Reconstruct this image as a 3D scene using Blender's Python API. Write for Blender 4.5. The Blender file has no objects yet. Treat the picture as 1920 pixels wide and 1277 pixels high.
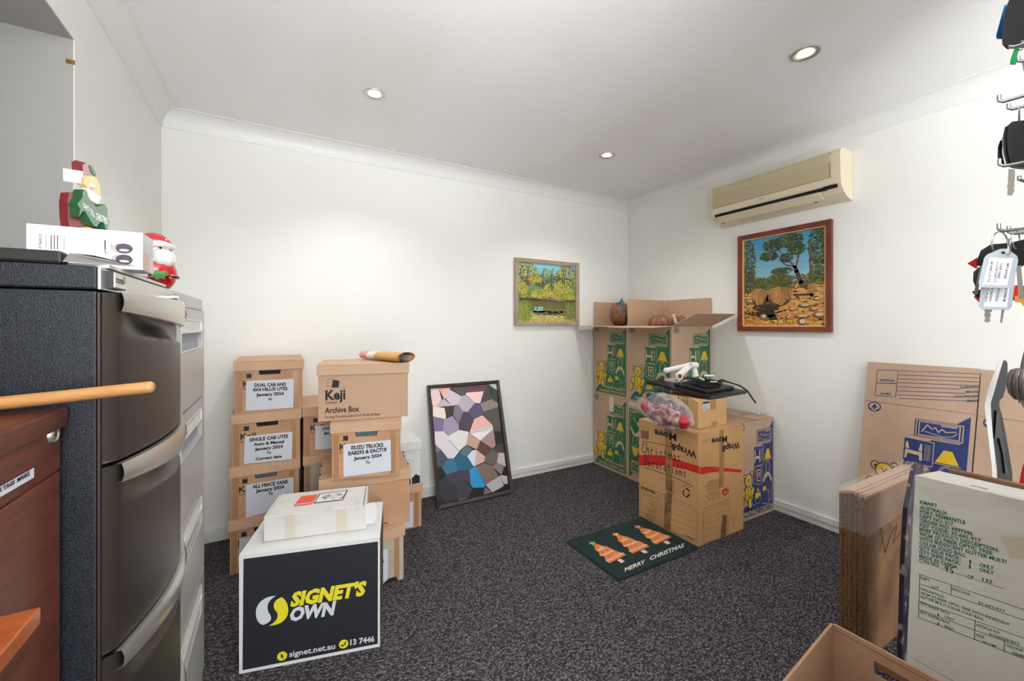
import bpy, bmesh, math, random
from mathutils import Vector, Matrix
from mathutils.geometry import tessellate_polygon
random.seed(7)
D = bpy.data; C = bpy.context.scene.collection
# ------------------------------------------------------------------ camera, world, lights, exposure
F = 776.0; CX = 960.0; CY = 609.3; EH = 1.235
YAW = math.atan(437/776.0); SN, CS = math.sin(YAW), math.cos(YAW)
XL, XR, YB, HC = -0.556, 2.894, 2.891, 2.40       # left wall, right wall, back wall, ceiling height
sc = bpy.context.scene
cd = D.cameras.new('camera'); cam = D.objects.new('camera', cd); C.objects.link(cam)
cam.location = (0, 0, EH); cam.rotation_euler = (math.pi/2, 0, -YAW)
cd.sensor_fit = 'HORIZONTAL'; cd.sensor_width = 36; cd.lens = 36*F/1920
cd.shift_y = -(638.5-CY)/1920; cd.clip_start = 0.02; cd.clip_end = 50
sc.camera = cam
sc.view_settings.view_transform = 'Standard'; sc.view_settings.look = 'None'
sc.view_settings.gamma = 1; sc.view_settings.use_curve_mapping = False
sc.view_settings.exposure = 1.09
w = D.worlds.new('world'); sc.world = w; w.use_nodes = True
w.node_tree.nodes['Background'].inputs[0].default_value = (0.93, 0.96, 1.0, 1)
w.node_tree.nodes['Background'].inputs[1].default_value = 1.3      # added even fill light from the open side behind the camera
LAMPS = [(0.42, 2.16), (1.962, 2.157), (1.967, 0.929)]
SPOT_W = 12.5
def area(name, loc, rot, sx, sy, e, col=(1, 1, 1)):
    l = D.lights.new(name, 'AREA'); l.shape = 'RECTANGLE'; l.size = sx; l.size_y = sy; l.energy = e; l.color = col
    o = D.objects.new(name, l); C.objects.link(o); o.location = loc; o.rotation_euler = rot; return o
area('rear_fill', (0.05, -2.1, 1.35), (math.radians(90), 0, math.radians(-15)), 1.1, 2.1, 16, (0.97, 0.985, 1.0))   # added fill light behind the camera, no real window
fl_ = area('ceiling_fill', (0.35, -1.6, 1.3), (math.radians(180-35), 0, math.radians(-24)), 1.6, 1.2, 54, (0.985, 0.99, 1.0)); fl_.data.spread = math.radians(105)   # added fill light aimed up to brighten the ceiling

# ------------------------------------------------------------------ helpers
def ray(x, y):
    u = (x-CX)/F; return Vector((SN+CS*u, CS-SN*u, (CY-y)/F))
def P(x, y, t): return Vector((0, 0, EH)) + ray(x, y)*t
def hit(x, y, O, N):
    d = ray(x, y); o = Vector((0, 0, EH)); return o + d*((O-o).dot(N)/d.dot(N))
def lin(c): return tuple((v/255/12.92 if v/255 <= .04045 else ((v/255+.055)/1.055)**2.4) for v in c)
MATS = {}
def mat(name, rgb, rough=.7, metal=0, bump=None, var=None, spec=.5, trans=0, emit=None, alpha=None, coat=0):
    """bump=(scale, strength[, stretch]); var=(scale, rgb2, low, high[, stretch])"""
    if name in MATS: return MATS[name]
    m = D.materials.new(name); m.use_nodes = True; nt = m.node_tree; b = nt.nodes['Principled BSDF']
    col = (*lin(rgb), 1); b.inputs['Base Color'].default_value = col
    b.inputs['Roughness'].default_value = rough; b.inputs['Metallic'].default_value = metal
    b.inputs['Specular IOR Level'].default_value = spec; b.inputs['Coat Weight'].default_value = coat
    if trans: b.inputs['Transmission Weight'].default_value = trans
    if alpha is not None: b.inputs['Alpha'].default_value = alpha
    if emit: b.inputs['Emission Color'].default_value = (*emit[0], 1); b.inputs['Emission Strength'].default_value = emit[1]
    def noise(scale, st=(1, 1, 1), det=4):
        tc = nt.nodes.new('ShaderNodeTexCoord'); mp = nt.nodes.new('ShaderNodeMapping'); mp.inputs['Scale'].default_value = st
        n = nt.nodes.new('ShaderNodeTexNoise'); n.inputs['Scale'].default_value = scale; n.inputs['Detail'].default_value = det
        nt.links.new(tc.outputs['Object'], mp.inputs[0]); nt.links.new(mp.outputs[0], n.inputs['Vector']); return n
    if var:
        n = noise(var[0], var[4] if len(var) > 4 else (1, 1, 1)); r = nt.nodes.new('ShaderNodeValToRGB')
        r.color_ramp.elements[0].position = var[2]; r.color_ramp.elements[0].color = col
        r.color_ramp.elements[1].position = var[3]; r.color_ramp.elements[1].color = (*lin(var[1]), 1)
        nt.links.new(n.outputs['Fac'], r.inputs[0]); nt.links.new(r.outputs[0], b.inputs['Base Color'])
    if bump:
        n = noise(bump[0], bump[2] if len(bump) > 2 else (1, 1, 1), 3); bn = nt.nodes.new('ShaderNodeBump')
        bn.inputs['Strength'].default_value = bump[1]; bn.inputs['Distance'].default_value = .002
        nt.links.new(n.outputs['Fac'], bn.inputs['Height']); nt.links.new(bn.outputs[0], b.inputs['Normal'])
    MATS[name] = m; return m

class MB:
    def __init__(s): s.v = []; s.f = []; s.k = []; s.ms = []; s.T = Matrix.Identity(4); s.cols = []
    def mi(s, m):
        if m not in s.ms: s.ms.append(m)
        return s.ms.index(m)
    def add(s, vs, fs, m, col=None):
        o = len(s.v); s.v += [s.T @ Vector(v) for v in vs]; i = s.mi(m)
        for f in fs: s.f.append([o+q for q in f]); s.k.append(i); s.cols.append(col)
        return s
    def box(s, x0, x1, y0, y1, z0, z1, m):
        return s.add([(x0, y0, z0), (x1, y0, z0), (x1, y1, z0), (x0, y1, z0), (x0, y0, z1), (x1, y0, z1), (x1, y1, z1), (x0, y1, z1)],
                     [(0, 3, 2, 1), (4, 5, 6, 7), (0, 1, 5, 4), (1, 2, 6, 5), (2, 3, 7, 6), (3, 0, 4, 7)], m)
    def hexa(s, a, m):                      # eight corners: bottom four, top four, counter-clockwise from above
        return s.add(a, [(0, 3, 2, 1), (4, 5, 6, 7), (0, 1, 5, 4), (1, 2, 6, 5), (2, 3, 7, 6), (3, 0, 4, 7)], m)
    def slab(s, q, n, m):                   # quad q thickened by vector n
        q = [Vector(p) for p in q]; n = Vector(n); return s.hexa(q+[p+n for p in q], m)
    def prism(s, pts, ext, m, m2=None):     # closed polygon pts (3D) extruded along ext
        pts = [Vector(p) for p in pts]; ext = Vector(ext); n = len(pts)
        tr = [tuple(t) for t in tessellate_polygon([pts])]
        s.add(pts, tr, m); s.add([p+ext for p in pts], [t[::-1] for t in tr], m)
        s.add(pts+[p+ext for p in pts], [(i, (i+1) % n, n+(i+1) % n, n+i) for i in range(n)], m2 or m); return s
    def tube(s, pts, r, m, seg=8, cap=True, closed=False):
        pts = [Vector(p) for p in pts]; n = len(pts); rs = r if isinstance(r, (list, tuple)) else [r]*n
        vs = []; fs = []; prev = None
        for i, p in enumerate(pts):
            if closed: d = pts[(i+1) % n]-pts[i-1]
            else: d = pts[min(i+1, n-1)]-pts[max(i-1, 0)]
            d = d.normalized() if d.length > 1e-9 else Vector((0, 0, 1))
            if prev is None: a = d.orthogonal().normalized()
            else: a = prev-d*prev.dot(d); a = a.normalized() if a.length > 1e-6 else d.orthogonal().normalized()
            prev = a; b = d.cross(a)
            for k in range(seg):
                t = 2*math.pi*k/seg; vs.append(p+(a*math.cos(t)+b*math.sin(t))*rs[i])
        for i in range(n if closed else n-1):
            j = (i+1) % n
            for k in range(seg): fs.append((i*seg+k, i*seg+(k+1) % seg, j*seg+(k+1) % seg, j*seg+k))
        if cap and not closed: fs.append(tuple(range(seg))[::-1]); fs.append(tuple((n-1)*seg+k for k in range(seg)))
        return s.add(vs, fs, m)
    def lathe(s, prof, c, axis, m, seg=32, cap=False):   # prof [(r, h)]
        axis = Vector(axis).normalized(); a = axis.orthogonal().normalized(); b = axis.cross(a); c = Vector(c); vs = []; fs = []
        for r, h in prof:
            for k in range(seg):
                t = 2*math.pi*k/seg; vs.append(c+axis*h+(a*math.cos(t)+b*math.sin(t))*r)
        for i in range(len(prof)-1):
            for k in range(seg): fs.append((i*seg+k, i*seg+(k+1) % seg, (i+1)*seg+(k+1) % seg, (i+1)*seg+k))
        if cap: fs.append(tuple(range(seg))[::-1]); fs.append(tuple((len(prof)-1)*seg+k for k in range(seg)))
        return s.add(vs, fs, m)
    def blob(s, c, r, m, fn=None, nu=28, nv=18, rot=None):
        c = Vector(c); vs = []; fs = []
        for i in range(nv+1):
            th = math.pi*i/nv
            for k in range(nu):
                ph = 2*math.pi*k/nu; d = Vector((math.sin(th)*math.cos(ph), math.sin(th)*math.sin(ph), math.cos(th)))
                q = 1 if fn is None else fn(th, ph, d)
                v = Vector((d.x*r[0], d.y*r[1], d.z*r[2]))*q
                if rot: v = rot @ v
                vs.append(c+v)
        for i in range(nv):
            for k in range(nu): fs.append((i*nu+k, (i+1)*nu+k, (i+1)*nu+(k+1) % nu, i*nu+(k+1) % nu))
        return s.add(vs, fs, m)
    def build(s, name, parent=None, smooth=False, bevel=0, kind=None, merge=False):
        off = Vector((0, 0, 0)); p = parent
        while p is not None: off += Vector(p.location); p = p.parent
        me = D.meshes.new(name); base = off
        if parent is None and s.v:
            xs = [v.x for v in s.v]; ys = [v.y for v in s.v]; zs = [v.z for v in s.v]
            base = Vector(((min(xs)+max(xs))/2, (min(ys)+max(ys))/2, min(zs)))
            if kind == 'structure': base = Vector((0, 0, 0))
        me.from_pydata([v-base for v in s.v], [], s.f)
        for m in s.ms: me.materials.append(m)
        for i, k in enumerate(s.k): me.polygons[i].material_index = k
        if any(c is not None for c in s.cols):
            ca = me.color_attributes.new('Pigment', 'FLOAT_COLOR', 'CORNER')
            for p_ in me.polygons:
                c = s.cols[p_.index] or (255, 255, 255); c = (*lin(c), 1)
                for li in p_.loop_indices: ca.data[li].color = c
        if merge or smooth:
            bm = bmesh.new(); bm.from_mesh(me); bmesh.ops.remove_doubles(bm, verts=bm.verts, dist=1e-6)
            bmesh.ops.recalc_face_normals(bm, faces=bm.faces); bm.to_mesh(me); bm.free()
        if smooth:
            for p_ in me.polygons: p_.use_smooth = True
            if hasattr(me, 'set_sharp_from_angle'): me.set_sharp_from_angle(angle=math.radians(40))
        o = D.objects.new(name, me); C.objects.link(o); o.parent = parent
        if parent is None: o.location = base
        if bevel:
            b = o.modifiers.new('edge', 'BEVEL'); b.width = bevel; b.segments = 2; b.limit_method = 'ANGLE'; b.angle_limit = math.radians(50)
        if kind: o['kind'] = kind
        return o
def tag(o, label, cat, group=None, kind=None):
    o['label'] = label; o['category'] = cat
    if group: o['group'] = group
    if kind: o['kind'] = kind
    return o
def thing(name, label, cat, loc, group=None):
    o = D.objects.new(name, None); C.objects.link(o); o.location = loc; o.empty_display_size = .05
    return tag(o, label, cat, group)

# text as mesh outlines
_tc = {}
def text_geo(s, bold):
    k = (s, bold)
    if k not in _tc:
        cu = D.curves.new('t', 'FONT'); cu.body = s; cu.resolution_u = 2; cu.offset = bold; cu.fill_mode = 'FRONT'
        ob = D.objects.new('t', cu); me = ob.to_mesh()
        vs = [tuple(v.co) for v in me.vertices]; fs = [tuple(p.vertices) for p in me.polygons]
        ob.to_mesh_clear(); D.objects.remove(ob); D.curves.remove(cu); _tc[k] = (vs, fs)
    return _tc[k]
CAPH = max(v[1] for v in text_geo('H', 0)[0])
class Face:
    """a flat side of a thing: prints are laid on it; px() says where a pixel of the photograph falls on that side"""
    def __init__(s, mb, O, U, V, N=None, lift=.0004):
        s.mb = mb; s.O = Vector(O); s.U = Vector(U).normalized(); s.V = Vector(V).normalized(); s.N = s.U.cross(s.V).normalized(); s.l = lift
        if N is not None and s.N.dot(Vector(N)) < 0: s.N = -s.N
    def at(s, u, v, l=1): return s.O+s.U*u+s.V*v+s.N*(s.l*l)
    def px(s, x, y): h = hit(x, y, s.O, s.N)-s.O; return (h.dot(s.U), h.dot(s.V))
    def poly(s, pts, m, l=1, px=False, col=None):
        if px: pts = [s.px(*p) for p in pts]
        tr = [tuple(t) for t in tessellate_polygon([[Vector((p[0], p[1], 0)) for p in pts]])]
        s.mb.add([s.at(p[0], p[1], l) for p in pts], tr, m, col)
    def rect(s, u0, v0, u1, v1, m, l=1, col=None): s.poly([(u0, v0), (u1, v0), (u1, v1), (u0, v1)], m, l, False, col)
    def line(s, pts, wd, m, l=1, px=False, closed=False, col=None):
        if px: pts = [s.px(*p) for p in pts]
        if closed: pts = list(pts)+[pts[0]]
        for a, b in zip(pts[:-1], pts[1:]):
            d = Vector((b[0]-a[0], b[1]-a[1])); L = d.length
            if L < 1e-7: continue
            d /= L; n = Vector((-d.y, d.x))*wd/2; e = d*wd*.35
            q = [(a[0]-e.x+n.x, a[1]-e.y+n.y), (b[0]+e.x+n.x, b[1]+e.y+n.y), (b[0]+e.x-n.x, b[1]+e.y-n.y), (a[0]-e.x-n.x, a[1]-e.y-n.y)]
            s.mb.add([s.at(p[0], p[1], l) for p in q], [(3, 2, 1, 0)], m, col)
    def ell(s, u, v, ru, rv, m, l=1, rot=0, n=20, col=None):
        c, k = math.cos(rot), math.sin(rot); pts = []
        for i in range(n):
            a = 2*math.pi*i/n; x, y = ru*math.cos(a), rv*math.sin(a); pts.append((u+x*c-y*k, v+x*k+y*c))
        s.poly(pts, m, l, False, col)
    def ring(s, u, v, ru, rv, wd, m, l=1, rot=0, n=20):
        c, k = math.cos(rot), math.sin(rot)
        s.line([(u+ru*math.cos(2*math.pi*i/n)*c-rv*math.sin(2*math.pi*i/n)*k, v+ru*math.cos(2*math.pi*i/n)*k+rv*math.sin(2*math.pi*i/n)*c) for i in range(n)], wd, m, l, closed=True)
    def textq(s, st, q, m, bold=.015, l=1, shear=0):        # q: baseline start, baseline end, cap top end, cap top start
        vs, fs = text_geo(st, bold)
        if not vs: return
        x0 = min(v[0] for v in vs); x1 = max(v[0] for v in vs); out = []
        for v in vs:
            b = v[1]/CAPH; a = (v[0]-x0)/max(x1-x0, 1e-6)+shear*b*CAPH/max(x1-x0, 1e-6)
            lo = (q[0][0]+(q[1][0]-q[0][0])*a, q[0][1]+(q[1][1]-q[0][1])*a); hi = (q[3][0]+(q[2][0]-q[3][0])*a, q[3][1]+(q[2][1]-q[3][1])*a)
            out.append(s.at(lo[0]+(hi[0]-lo[0])*b, lo[1]+(hi[1]-lo[1])*b, l))
        s.mb.add(out, fs, m)
    def text(s, st, u0, u1, v, h, m, bold=.015, l=1, shear=0): s.textq(st, [(u0, v), (u1, v), (u1, v+h), (u0, v+h)], m, bold, l, shear)
    def textpx(s, st, x0, y0, x1, y1, h0, h1, m, bold=.015, l=1, shear=0):   # baseline in pixels, cap heights in pixels (negative: upside down)
        s.textq(st, [s.px(x0, y0), s.px(x1, y1), s.px(x1, y1-h1), s.px(x0, y0-h0)], m, bold, l, shear)
STROKES = {'C': [[(.8, .85), (.5, 1), (.15, .75), (.05, .4), (.2, .05), (.5, 0), (.85, .15)]], 'h': [[(.05, 1), (.05, 0)], [(.05, .35), (.35, .55), (.6, .45), (.65, 0)]],
           'r': [[(.1, .5), (.12, 0)], [(.12, .3), (.35, .5), (.6, .5)]], 'i': [[(.3, .5), (.3, 0)], [(.3, .72), (.32, .76)]],
           's': [[(.6, .48), (.3, .5), (.15, .38), (.5, .22), (.5, .05), (.1, 0)]], 't': [[(.35, .85), (.35, .05), (.55, 0)], [(.05, .55), (.7, .58)]],
           'm': [[(.05, .5), (.08, 0)], [(.08, .3), (.25, .5), (.38, .4), (.4, 0)], [(.4, .3), (.6, .5), (.75, .4), (.8, 0)]],
           'a': [[(.6, .45), (.3, .5), (.08, .25), (.2, 0), (.5, .1), (.62, .45), (.65, 0)]], 'D': [[(.1, 1), (.15, 0)], [(0, 1), (.5, .95), (.85, .55), (.7, .12), (0, 0)]],
           'e': [[(.1, .25), (.6, .3), (.4, .52), (.12, .35), (.2, .02), (.65, .05)]], 'c': [[(.6, .45), (.3, .5), (.08, .25), (.25, 0), (.65, .08)]],
           'o': [[(.35, .5), (.08, .25), (.3, 0), (.6, .22), (.35, .5)]], 'n': [[(.08, .5), (.1, 0)], [(.1, .3), (.35, .5), (.55, .4), (.6, 0)]],
           'I': [[(.3, 1), (.3, 0)]], 'L': [[(.1, 1), (.1, 0), (.6, .02)]], 'E': [[(.6, 1), (.1, 1), (.1, 0), (.6, 0)], [(.1, .5), (.5, .5)]],
           'F': [[(.6, 1), (.1, 1), (.1, 0)], [(.1, .5), (.5, .5)]], '4': [[(.15, 1), (.05, .45), (.6, .5)], [(.55, 1), (.4, 0)]], '5': [[(.7, 1), (.2, .95), (.15, .55), (.55, .5), (.6, .15), (.1, 0)]], ' ': []}
def hand(face, st, x0, y0, x1, y1, h, wd, m, l=1):        # handwriting along a pixel baseline
    n = len(st)
    for i, ch in enumerate(st):
        for sk in STROKES.get(ch, []):
            pts = []
            for a, b in sk:
                q = (i+a*.95)/n; pts.append(face.px(x0+(x1-x0)*q, y0+(y1-y0)*q-b*h))
            face.line(pts, wd, m, l)

# ------------------------------------------------------------------ materials
M_WALL = mat('wall_paint', (240, 240, 235), .75, bump=(60, .06), var=(1.3, (236, 235, 229), .4, .7))
M_RECESS = mat('recess_dimmed_grey', (178, 176, 171), .8, bump=(60, .06))  # grey recess paint, darkened further to put the niche's dimness in its colour
M_CEIL = mat('ceiling_paint', (240, 240, 240), .85, bump=(40, .05), var=(1.6, (236, 234, 231), .5, .7, (1.2, .5, 1)))
M_TRIM = mat('gloss_trim', (232, 232, 229), .4)
M_CARD = mat('carton_board', (190, 162, 138), .8, bump=(30, .1, (1, 1, 12)), var=(5, (182, 152, 128), .35, .7))
M_CARDIN = mat('carton_board_inside', (200, 165, 136), .85, bump=(30, .1))
M_ARCH = mat('archive_board', (192, 151, 116), .75, bump=(25, .1), var=(6, (180, 137, 101), .4, .7))
M_ARCHL = mat('archive_lid_board', (202, 165, 134), .75, bump=(25, .1), var=(5, (192, 154, 121), .4, .7))
M_GREYB = mat('greyish_board', (180, 168, 150), .75, bump=(25, .1))
M_WRAP = mat('golden_board', (205, 160, 108), .7, bump=(25, .1), var=(4, (194, 149, 98), .4, .7))
M_BROWN = mat('brown_board', (146, 106, 72), .7, bump=(30, .2), var=(7, (108, 76, 52), .38, .66))
M_WHITEB = mat('white_board', (216, 216, 214), .6, bump=(20, .06))
M_DIRTYW = mat('yellowed_white_board', (206, 202, 192), .6, bump=(60, .12, (1, .2, 1)), var=(6, (188, 178, 158), .52, .8, (1, .3, 1.4)))
M_TRL = mat('faint_tape', (192, 142, 98), .3, alpha=.6, coat=.4)
M_TAPE = mat('brown_tape', (172, 124, 76), .25, coat=.3)
M_TAPED = mat('dark_tape', (120, 95, 66), .25, coat=.3, var=(40, (150, 120, 86), .4, .6))
M_CTAPE = mat('clear_tape', (206, 198, 182), .25, coat=.4)
M_PAPER = mat('paper', (206, 209, 218), .6)
M_INK = mat('black_ink', (28, 27, 28), .6)
M_INKSOFT = mat('brown_ink', (92, 70, 50), .7)
M_GREEN = mat('green_ink', (38, 104, 72), .6)
M_GREEN2 = mat('dark_green_ink', (22, 98, 74), .6)
M_BLUE = mat('blue_ink', (42, 56, 112), .6)
M_YEL = mat('yellow_ink', (218, 178, 30), .6)
M_RED = mat('red_ink', (205, 40, 34), .5)
M_CREAM = mat('unprinted_board', (200, 178, 140), .8)
M_NAVY = mat('charcoal_print', (32, 34, 41), .5, bump=(30, .08, (12, 12, 1)))
M_LYEL = mat('logo_yellow', (224, 212, 40), .5)
M_LGREY = mat('logo_grey', (206, 208, 214), .5)
M_BLKM = mat('black_speckled_metal', (34, 38, 48), .42, .2, bump=(500, .35), var=(420, (12, 14, 19), .40, .6))
M_BLKF = mat('drawer_metal', (78, 69, 64), .38, .75, bump=(800, .2))
M_SILV = mat('brushed_silver', (205, 200, 192), .3, .85)
M_CHROME = mat('chrome', (210, 210, 212), .12, 1)
M_GREYM = mat('grey_metal', (188, 187, 184), .36, .35)
M_GREYD = mat('grey_metal_side', (150, 156, 166), .5, .2)
M_WOOD = mat('mahogany_veneer', (104, 50, 30), .35, bump=(20, .06, (1, 1, 14)), var=(9, (72, 34, 22), .35, .7, (3, 1, 9)))
M_WOODL = mat('orange_wood', (164, 84, 38), .3, var=(8, (136, 64, 28), .35, .7, (1, 6, 1)), coat=.3)
M_BEECH = mat('beech_handle', (188, 138, 84), .45, var=(9, (164, 112, 64), .35, .7, (.6, 8, 8)))
M_BLACKP = mat('black_plastic', (24, 24, 26), .35)
M_BLACKR = mat('black_rubber', (20, 20, 21), .5)
M_WHITEP = mat('white_plastic', (220, 220, 218), .3)
M_GREYP = mat('grey_plastic', (176, 180, 184), .35)
M_AC = mat('aged_beige_plastic', (228, 215, 187), .45)
M_ACD = mat('grille_plastic', (230, 214, 180), .55)
M_DARK = mat('dark_void', (14, 13, 13), .8)
M_PIG = mat('pigment', (255, 255, 255), .6)
_n = M_PIG.node_tree; _a = _n.nodes.new('ShaderNodeAttribute'); _a.attribute_name = 'Pigment'; _n.links.new(_a.outputs['Color'], _n.nodes['Principled BSDF'].inputs['Base Color'])
def carpet_mat():
    m = D.materials.new('loop_pile_carpet'); m.use_nodes = True; nt = m.node_tree; b = nt.nodes['Principled BSDF']; b.inputs['Roughness'].default_value = .95; b.inputs['Specular IOR Level'].default_value = .15
    tc = nt.nodes.new('ShaderNodeTexCoord'); mp = nt.nodes.new('ShaderNodeMapping'); mp.inputs['Scale'].default_value = (1, 1.7, 1); mp.inputs['Rotation'].default_value = (0, 0, .35)
    v = nt.nodes.new('ShaderNodeTexVoronoi'); v.inputs['Scale'].default_value = 105; n = nt.nodes.new('ShaderNodeTexNoise'); n.inputs['Scale'].default_value = 55; n.inputs['Detail'].default_value = 6
    n2 = nt.nodes.new('ShaderNodeTexNoise'); n2.inputs['Scale'].default_value = 3
    for q in (v, n, n2): nt.links.new(mp.outputs[0], q.inputs['Vector'])
    nt.links.new(tc.outputs['Object'], mp.inputs[0])
    r = nt.nodes.new('ShaderNodeValToRGB'); r.color_ramp.elements[0].position = .05; r.color_ramp.elements[0].color = (*lin((134, 129, 131)), 1)
    r.color_ramp.elements[1].position = .6; r.color_ramp.elements[1].color = (*lin((52, 50, 53)), 1)
    r2 = nt.nodes.new('ShaderNodeValToRGB'); r2.color_ramp.elements[0].position = .38; r2.color_ramp.elements[0].color = (.62, .62, .66, 1); r2.color_ramp.elements[1].position = .66; r2.color_ramp.elements[1].color = (1.5, 1.42, 1.4, 1)
    mx = nt.nodes.new('ShaderNodeMixRGB'); mx.blend_type = 'MULTIPLY'; mx.inputs[0].default_value = 1
    nt.links.new(v.outputs['Distance'], r.inputs[0]); nt.links.new(n.outputs['Fac'], r2.inputs[0]); nt.links.new(r.outputs[0], mx.inputs[1]); nt.links.new(r2.outputs[0], mx.inputs[2])
    nt.links.new(mx.outputs[0], b.inputs['Base Color'])
    bp = nt.nodes.new('ShaderNodeBump'); bp.inputs['Strength'].default_value = .9; bp.inputs['Distance'].default_value = .004; bp.invert = True
    nt.links.new(v.outputs['Distance'], bp.inputs['Height']); nt.links.new(bp.outputs[0], b.inputs['Normal']); return m
M_CARPET = carpet_mat()

# ------------------------------------------------------------------ the room
def struct(name, mb, **k): return mb.build(name, kind='structure', **k)
ZR = 2.125; YR = 1.797; YN = -2.2                     # recess head height, recess side wall, far end behind the camera
b = MB(); b.box(-1.6, XR+.1, YN, YB+.1, -.06, 0, M_CARPET); struct('floor', b)
b = MB(); b.box(XL-.1, XR+.1, YB, YB+.1, 0, HC+.1, M_WALL); struct('wall_back', b)
b = MB(); b.box(XR, XR+.1, YN, YB, 0, HC+.1, M_WALL); struct('wall_right', b)
b = MB(); b.box(XL-.1, XL, YR+.1, YB, 0, HC+.1, M_WALL); b.box(XL-.003, XL, YR, YR+.1, 0, HC+.1, M_WALL); b.box(XL-.003, XL, YN, YR, ZR, HC+.1, M_WALL); b.box(XL-.1, XL, YN, 0, 0, ZR, M_WALL); struct('wall_left', b)
b = MB(); b.box(-1.5, XL-.003, YR, YR+.1, 0, ZR+.1, M_RECESS); b.box(-1.6, -1.5, 0, YR+.1, 0, ZR+.1, M_RECESS); b.box(-1.5, XL-.003, 0, YR, ZR, ZR+.1, M_RECESS); b.box(-1.5, XL-.1, -.1, 0, 0, ZR+.1, M_RECESS)  # last box: unseen near end, set to limit light reaching the recess
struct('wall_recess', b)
b = MB(); b.box(.76, 1.76, -.2, -.1, 0, HC, M_WALL); struct('wall_front', b)
b = MB()
outer = [Vector((XL, YN, 0)), Vector((XR, YN, 0)), Vector((XR, YB, 0)), Vector((XL, YB, 0))]
HR = .042; loops = [outer]
for lx, ly in LAMPS: loops.append([Vector((lx+HR*math.cos(-2*math.pi*i/24), ly+HR*math.sin(-2*math.pi*i/24), 0)) for i in range(24)])
flat = [v for lp in loops for v in lp]
b.add([(v.x, v.y, HC) for v in flat], [tuple(t) for t in tessellate_polygon(loops)], M_CEIL)
b.add([(XL, YN, HC+.14), (XR, YN, HC+.14), (XR, YB, HC+.14), (XL, YB, HC+.14)], [(0, 1, 2, 3)], M_CEIL)
struct('ceiling', b)
# cove cornice, mitred in the corners
def cove(name, a, e, inward, m0, m1):
    a = Vector(a); e = Vector(e); d = (e-a).normalized(); n = Vector(inward); W_, H_ = .078, .09; prof = [(0, 0), (.004, 0)]
    for i in range(9):
        t = math.pi/2*i/8; prof.append((.006+(W_-.012)*(1-math.cos(t)), .004+(H_-.008)*math.sin(t)))
    prof += [(W_, H_-.004), (W_, H_), (0, H_)]
    mb = MB(); A = []; B = []
    for r, h in prof:
        z = HC-H_+h; A.append(a+n*r+d*(r*m0)+Vector((0, 0, z))); B.append(e+n*r-d*(r*m1)+Vector((0, 0, z)))
    k = len(prof); mb.add(A+B, [(i, i+1, k+i+1, k+i) for i in range(k-1)], M_TRIM); return struct(name, mb, smooth=True)
cove('trim_1', (XL, YB, 0), (XR, YB, 0), (0, -1, 0), 1, 1)
cove('trim_2', (XR, YB, 0), (XR, -.1, 0), (-1, 0, 0), 1, 0)
cove('trim_3', (XL, YN, 0), (XL, YB, 0), (1, 0, 0), 0, 1)
def skirting(name, x0, x1, y0, y1, nx, ny):
    mb = MB(); t0, t1 = .014, .009
    for (za, zb, t) in ((0, .036, t1), (.036, .074, t0)):
        if ny: mb.box(x0, x1, y1-t, y1, za, zb, M_TRIM)
        elif nx < 0: mb.box(x1-t, x1, y0, y1, za, zb, M_TRIM)
        else: mb.box(x0, x0+t, y0, y1, za, zb, M_TRIM)
    return struct(name, mb, bevel=.002)
skirting('baseboard_back', XL, XR, 0, YB, 0, 1); skirting('baseboard_right', 0, XR, -.1, YB, -1, 0); skirting('baseboard_left', XL, 0, YR, YB, 1, 0)
# brass striker left on the recess side wall
b = MB(); q = hit(136, 118, Vector((0, YR, 0)), Vector((0, 1, 0)))
b.box(q.x-.014, q.x+.006, YR-.004, YR, q.z-.005, q.z+.007, mat('old_brass', (178, 140, 70), .35, .8)); b.tube([(q.x, YR-.001, q.z), (q.x, YR-.012, q.z)], .003, MATS['old_brass'])
tag(b.build('brass_latch'), 'tiny brass latch plate high on the grey recess wall', 'latch')

# ------------------------------------------------------------------ ceiling downlights
M_EMIT = mat('lamp_face', (255, 250, 240), .4, emit=((1, .97, .92), 14))
M_CAN = mat('can_metal', (150, 142, 134), .25, .9)
LAB = ['round recessed downlight nearest the left wall', 'smallest recessed downlight, above the tall open cartons', 'recessed downlight at the right, above the air conditioner']
for i, (lx, ly) in enumerate(LAMPS):
    l = D.lights.new('downlight_lamp', 'SPOT'); l.energy = SPOT_W*(1, 1, .62)[i]; l.spot_size = math.radians(128); l.spot_blend = .75; l.shadow_soft_size = .03; l.color = (1, .99, .96)
    lo = D.objects.new('downlight_lamp', l); C.objects.link(lo); lo.location = (lx, ly, HC-.012)
    t = thing('ceiling_downlight', LAB[i], 'ceiling light', (lx, ly, HC), 'recessed downlights in the ceiling')
    MB().lathe([(HR+.013, .0005), (HR+.012, -.004), (HR+.002, -.005), (HR-.006, -.001), (HR-.007, .001)], (lx, ly, HC), (0, 0, 1), M_SILV, 40).build('trim_ring', t, smooth=True)
    MB().lathe([(HR-.001, -.001), (HR-.003, .05), (.034, .055), (.001, .06)], (lx, ly, HC), (0, 0, 1), M_CAN, 32).build('lamp_can', t, smooth=True)
    MB().lathe([(.001, 0), (.026, 0), (.029, .006), (.02, .018)], (lx-.004, ly-.004, HC+.02), (.28, .28, 1), M_EMIT, 28).build('lamp', t, smooth=True)

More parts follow.
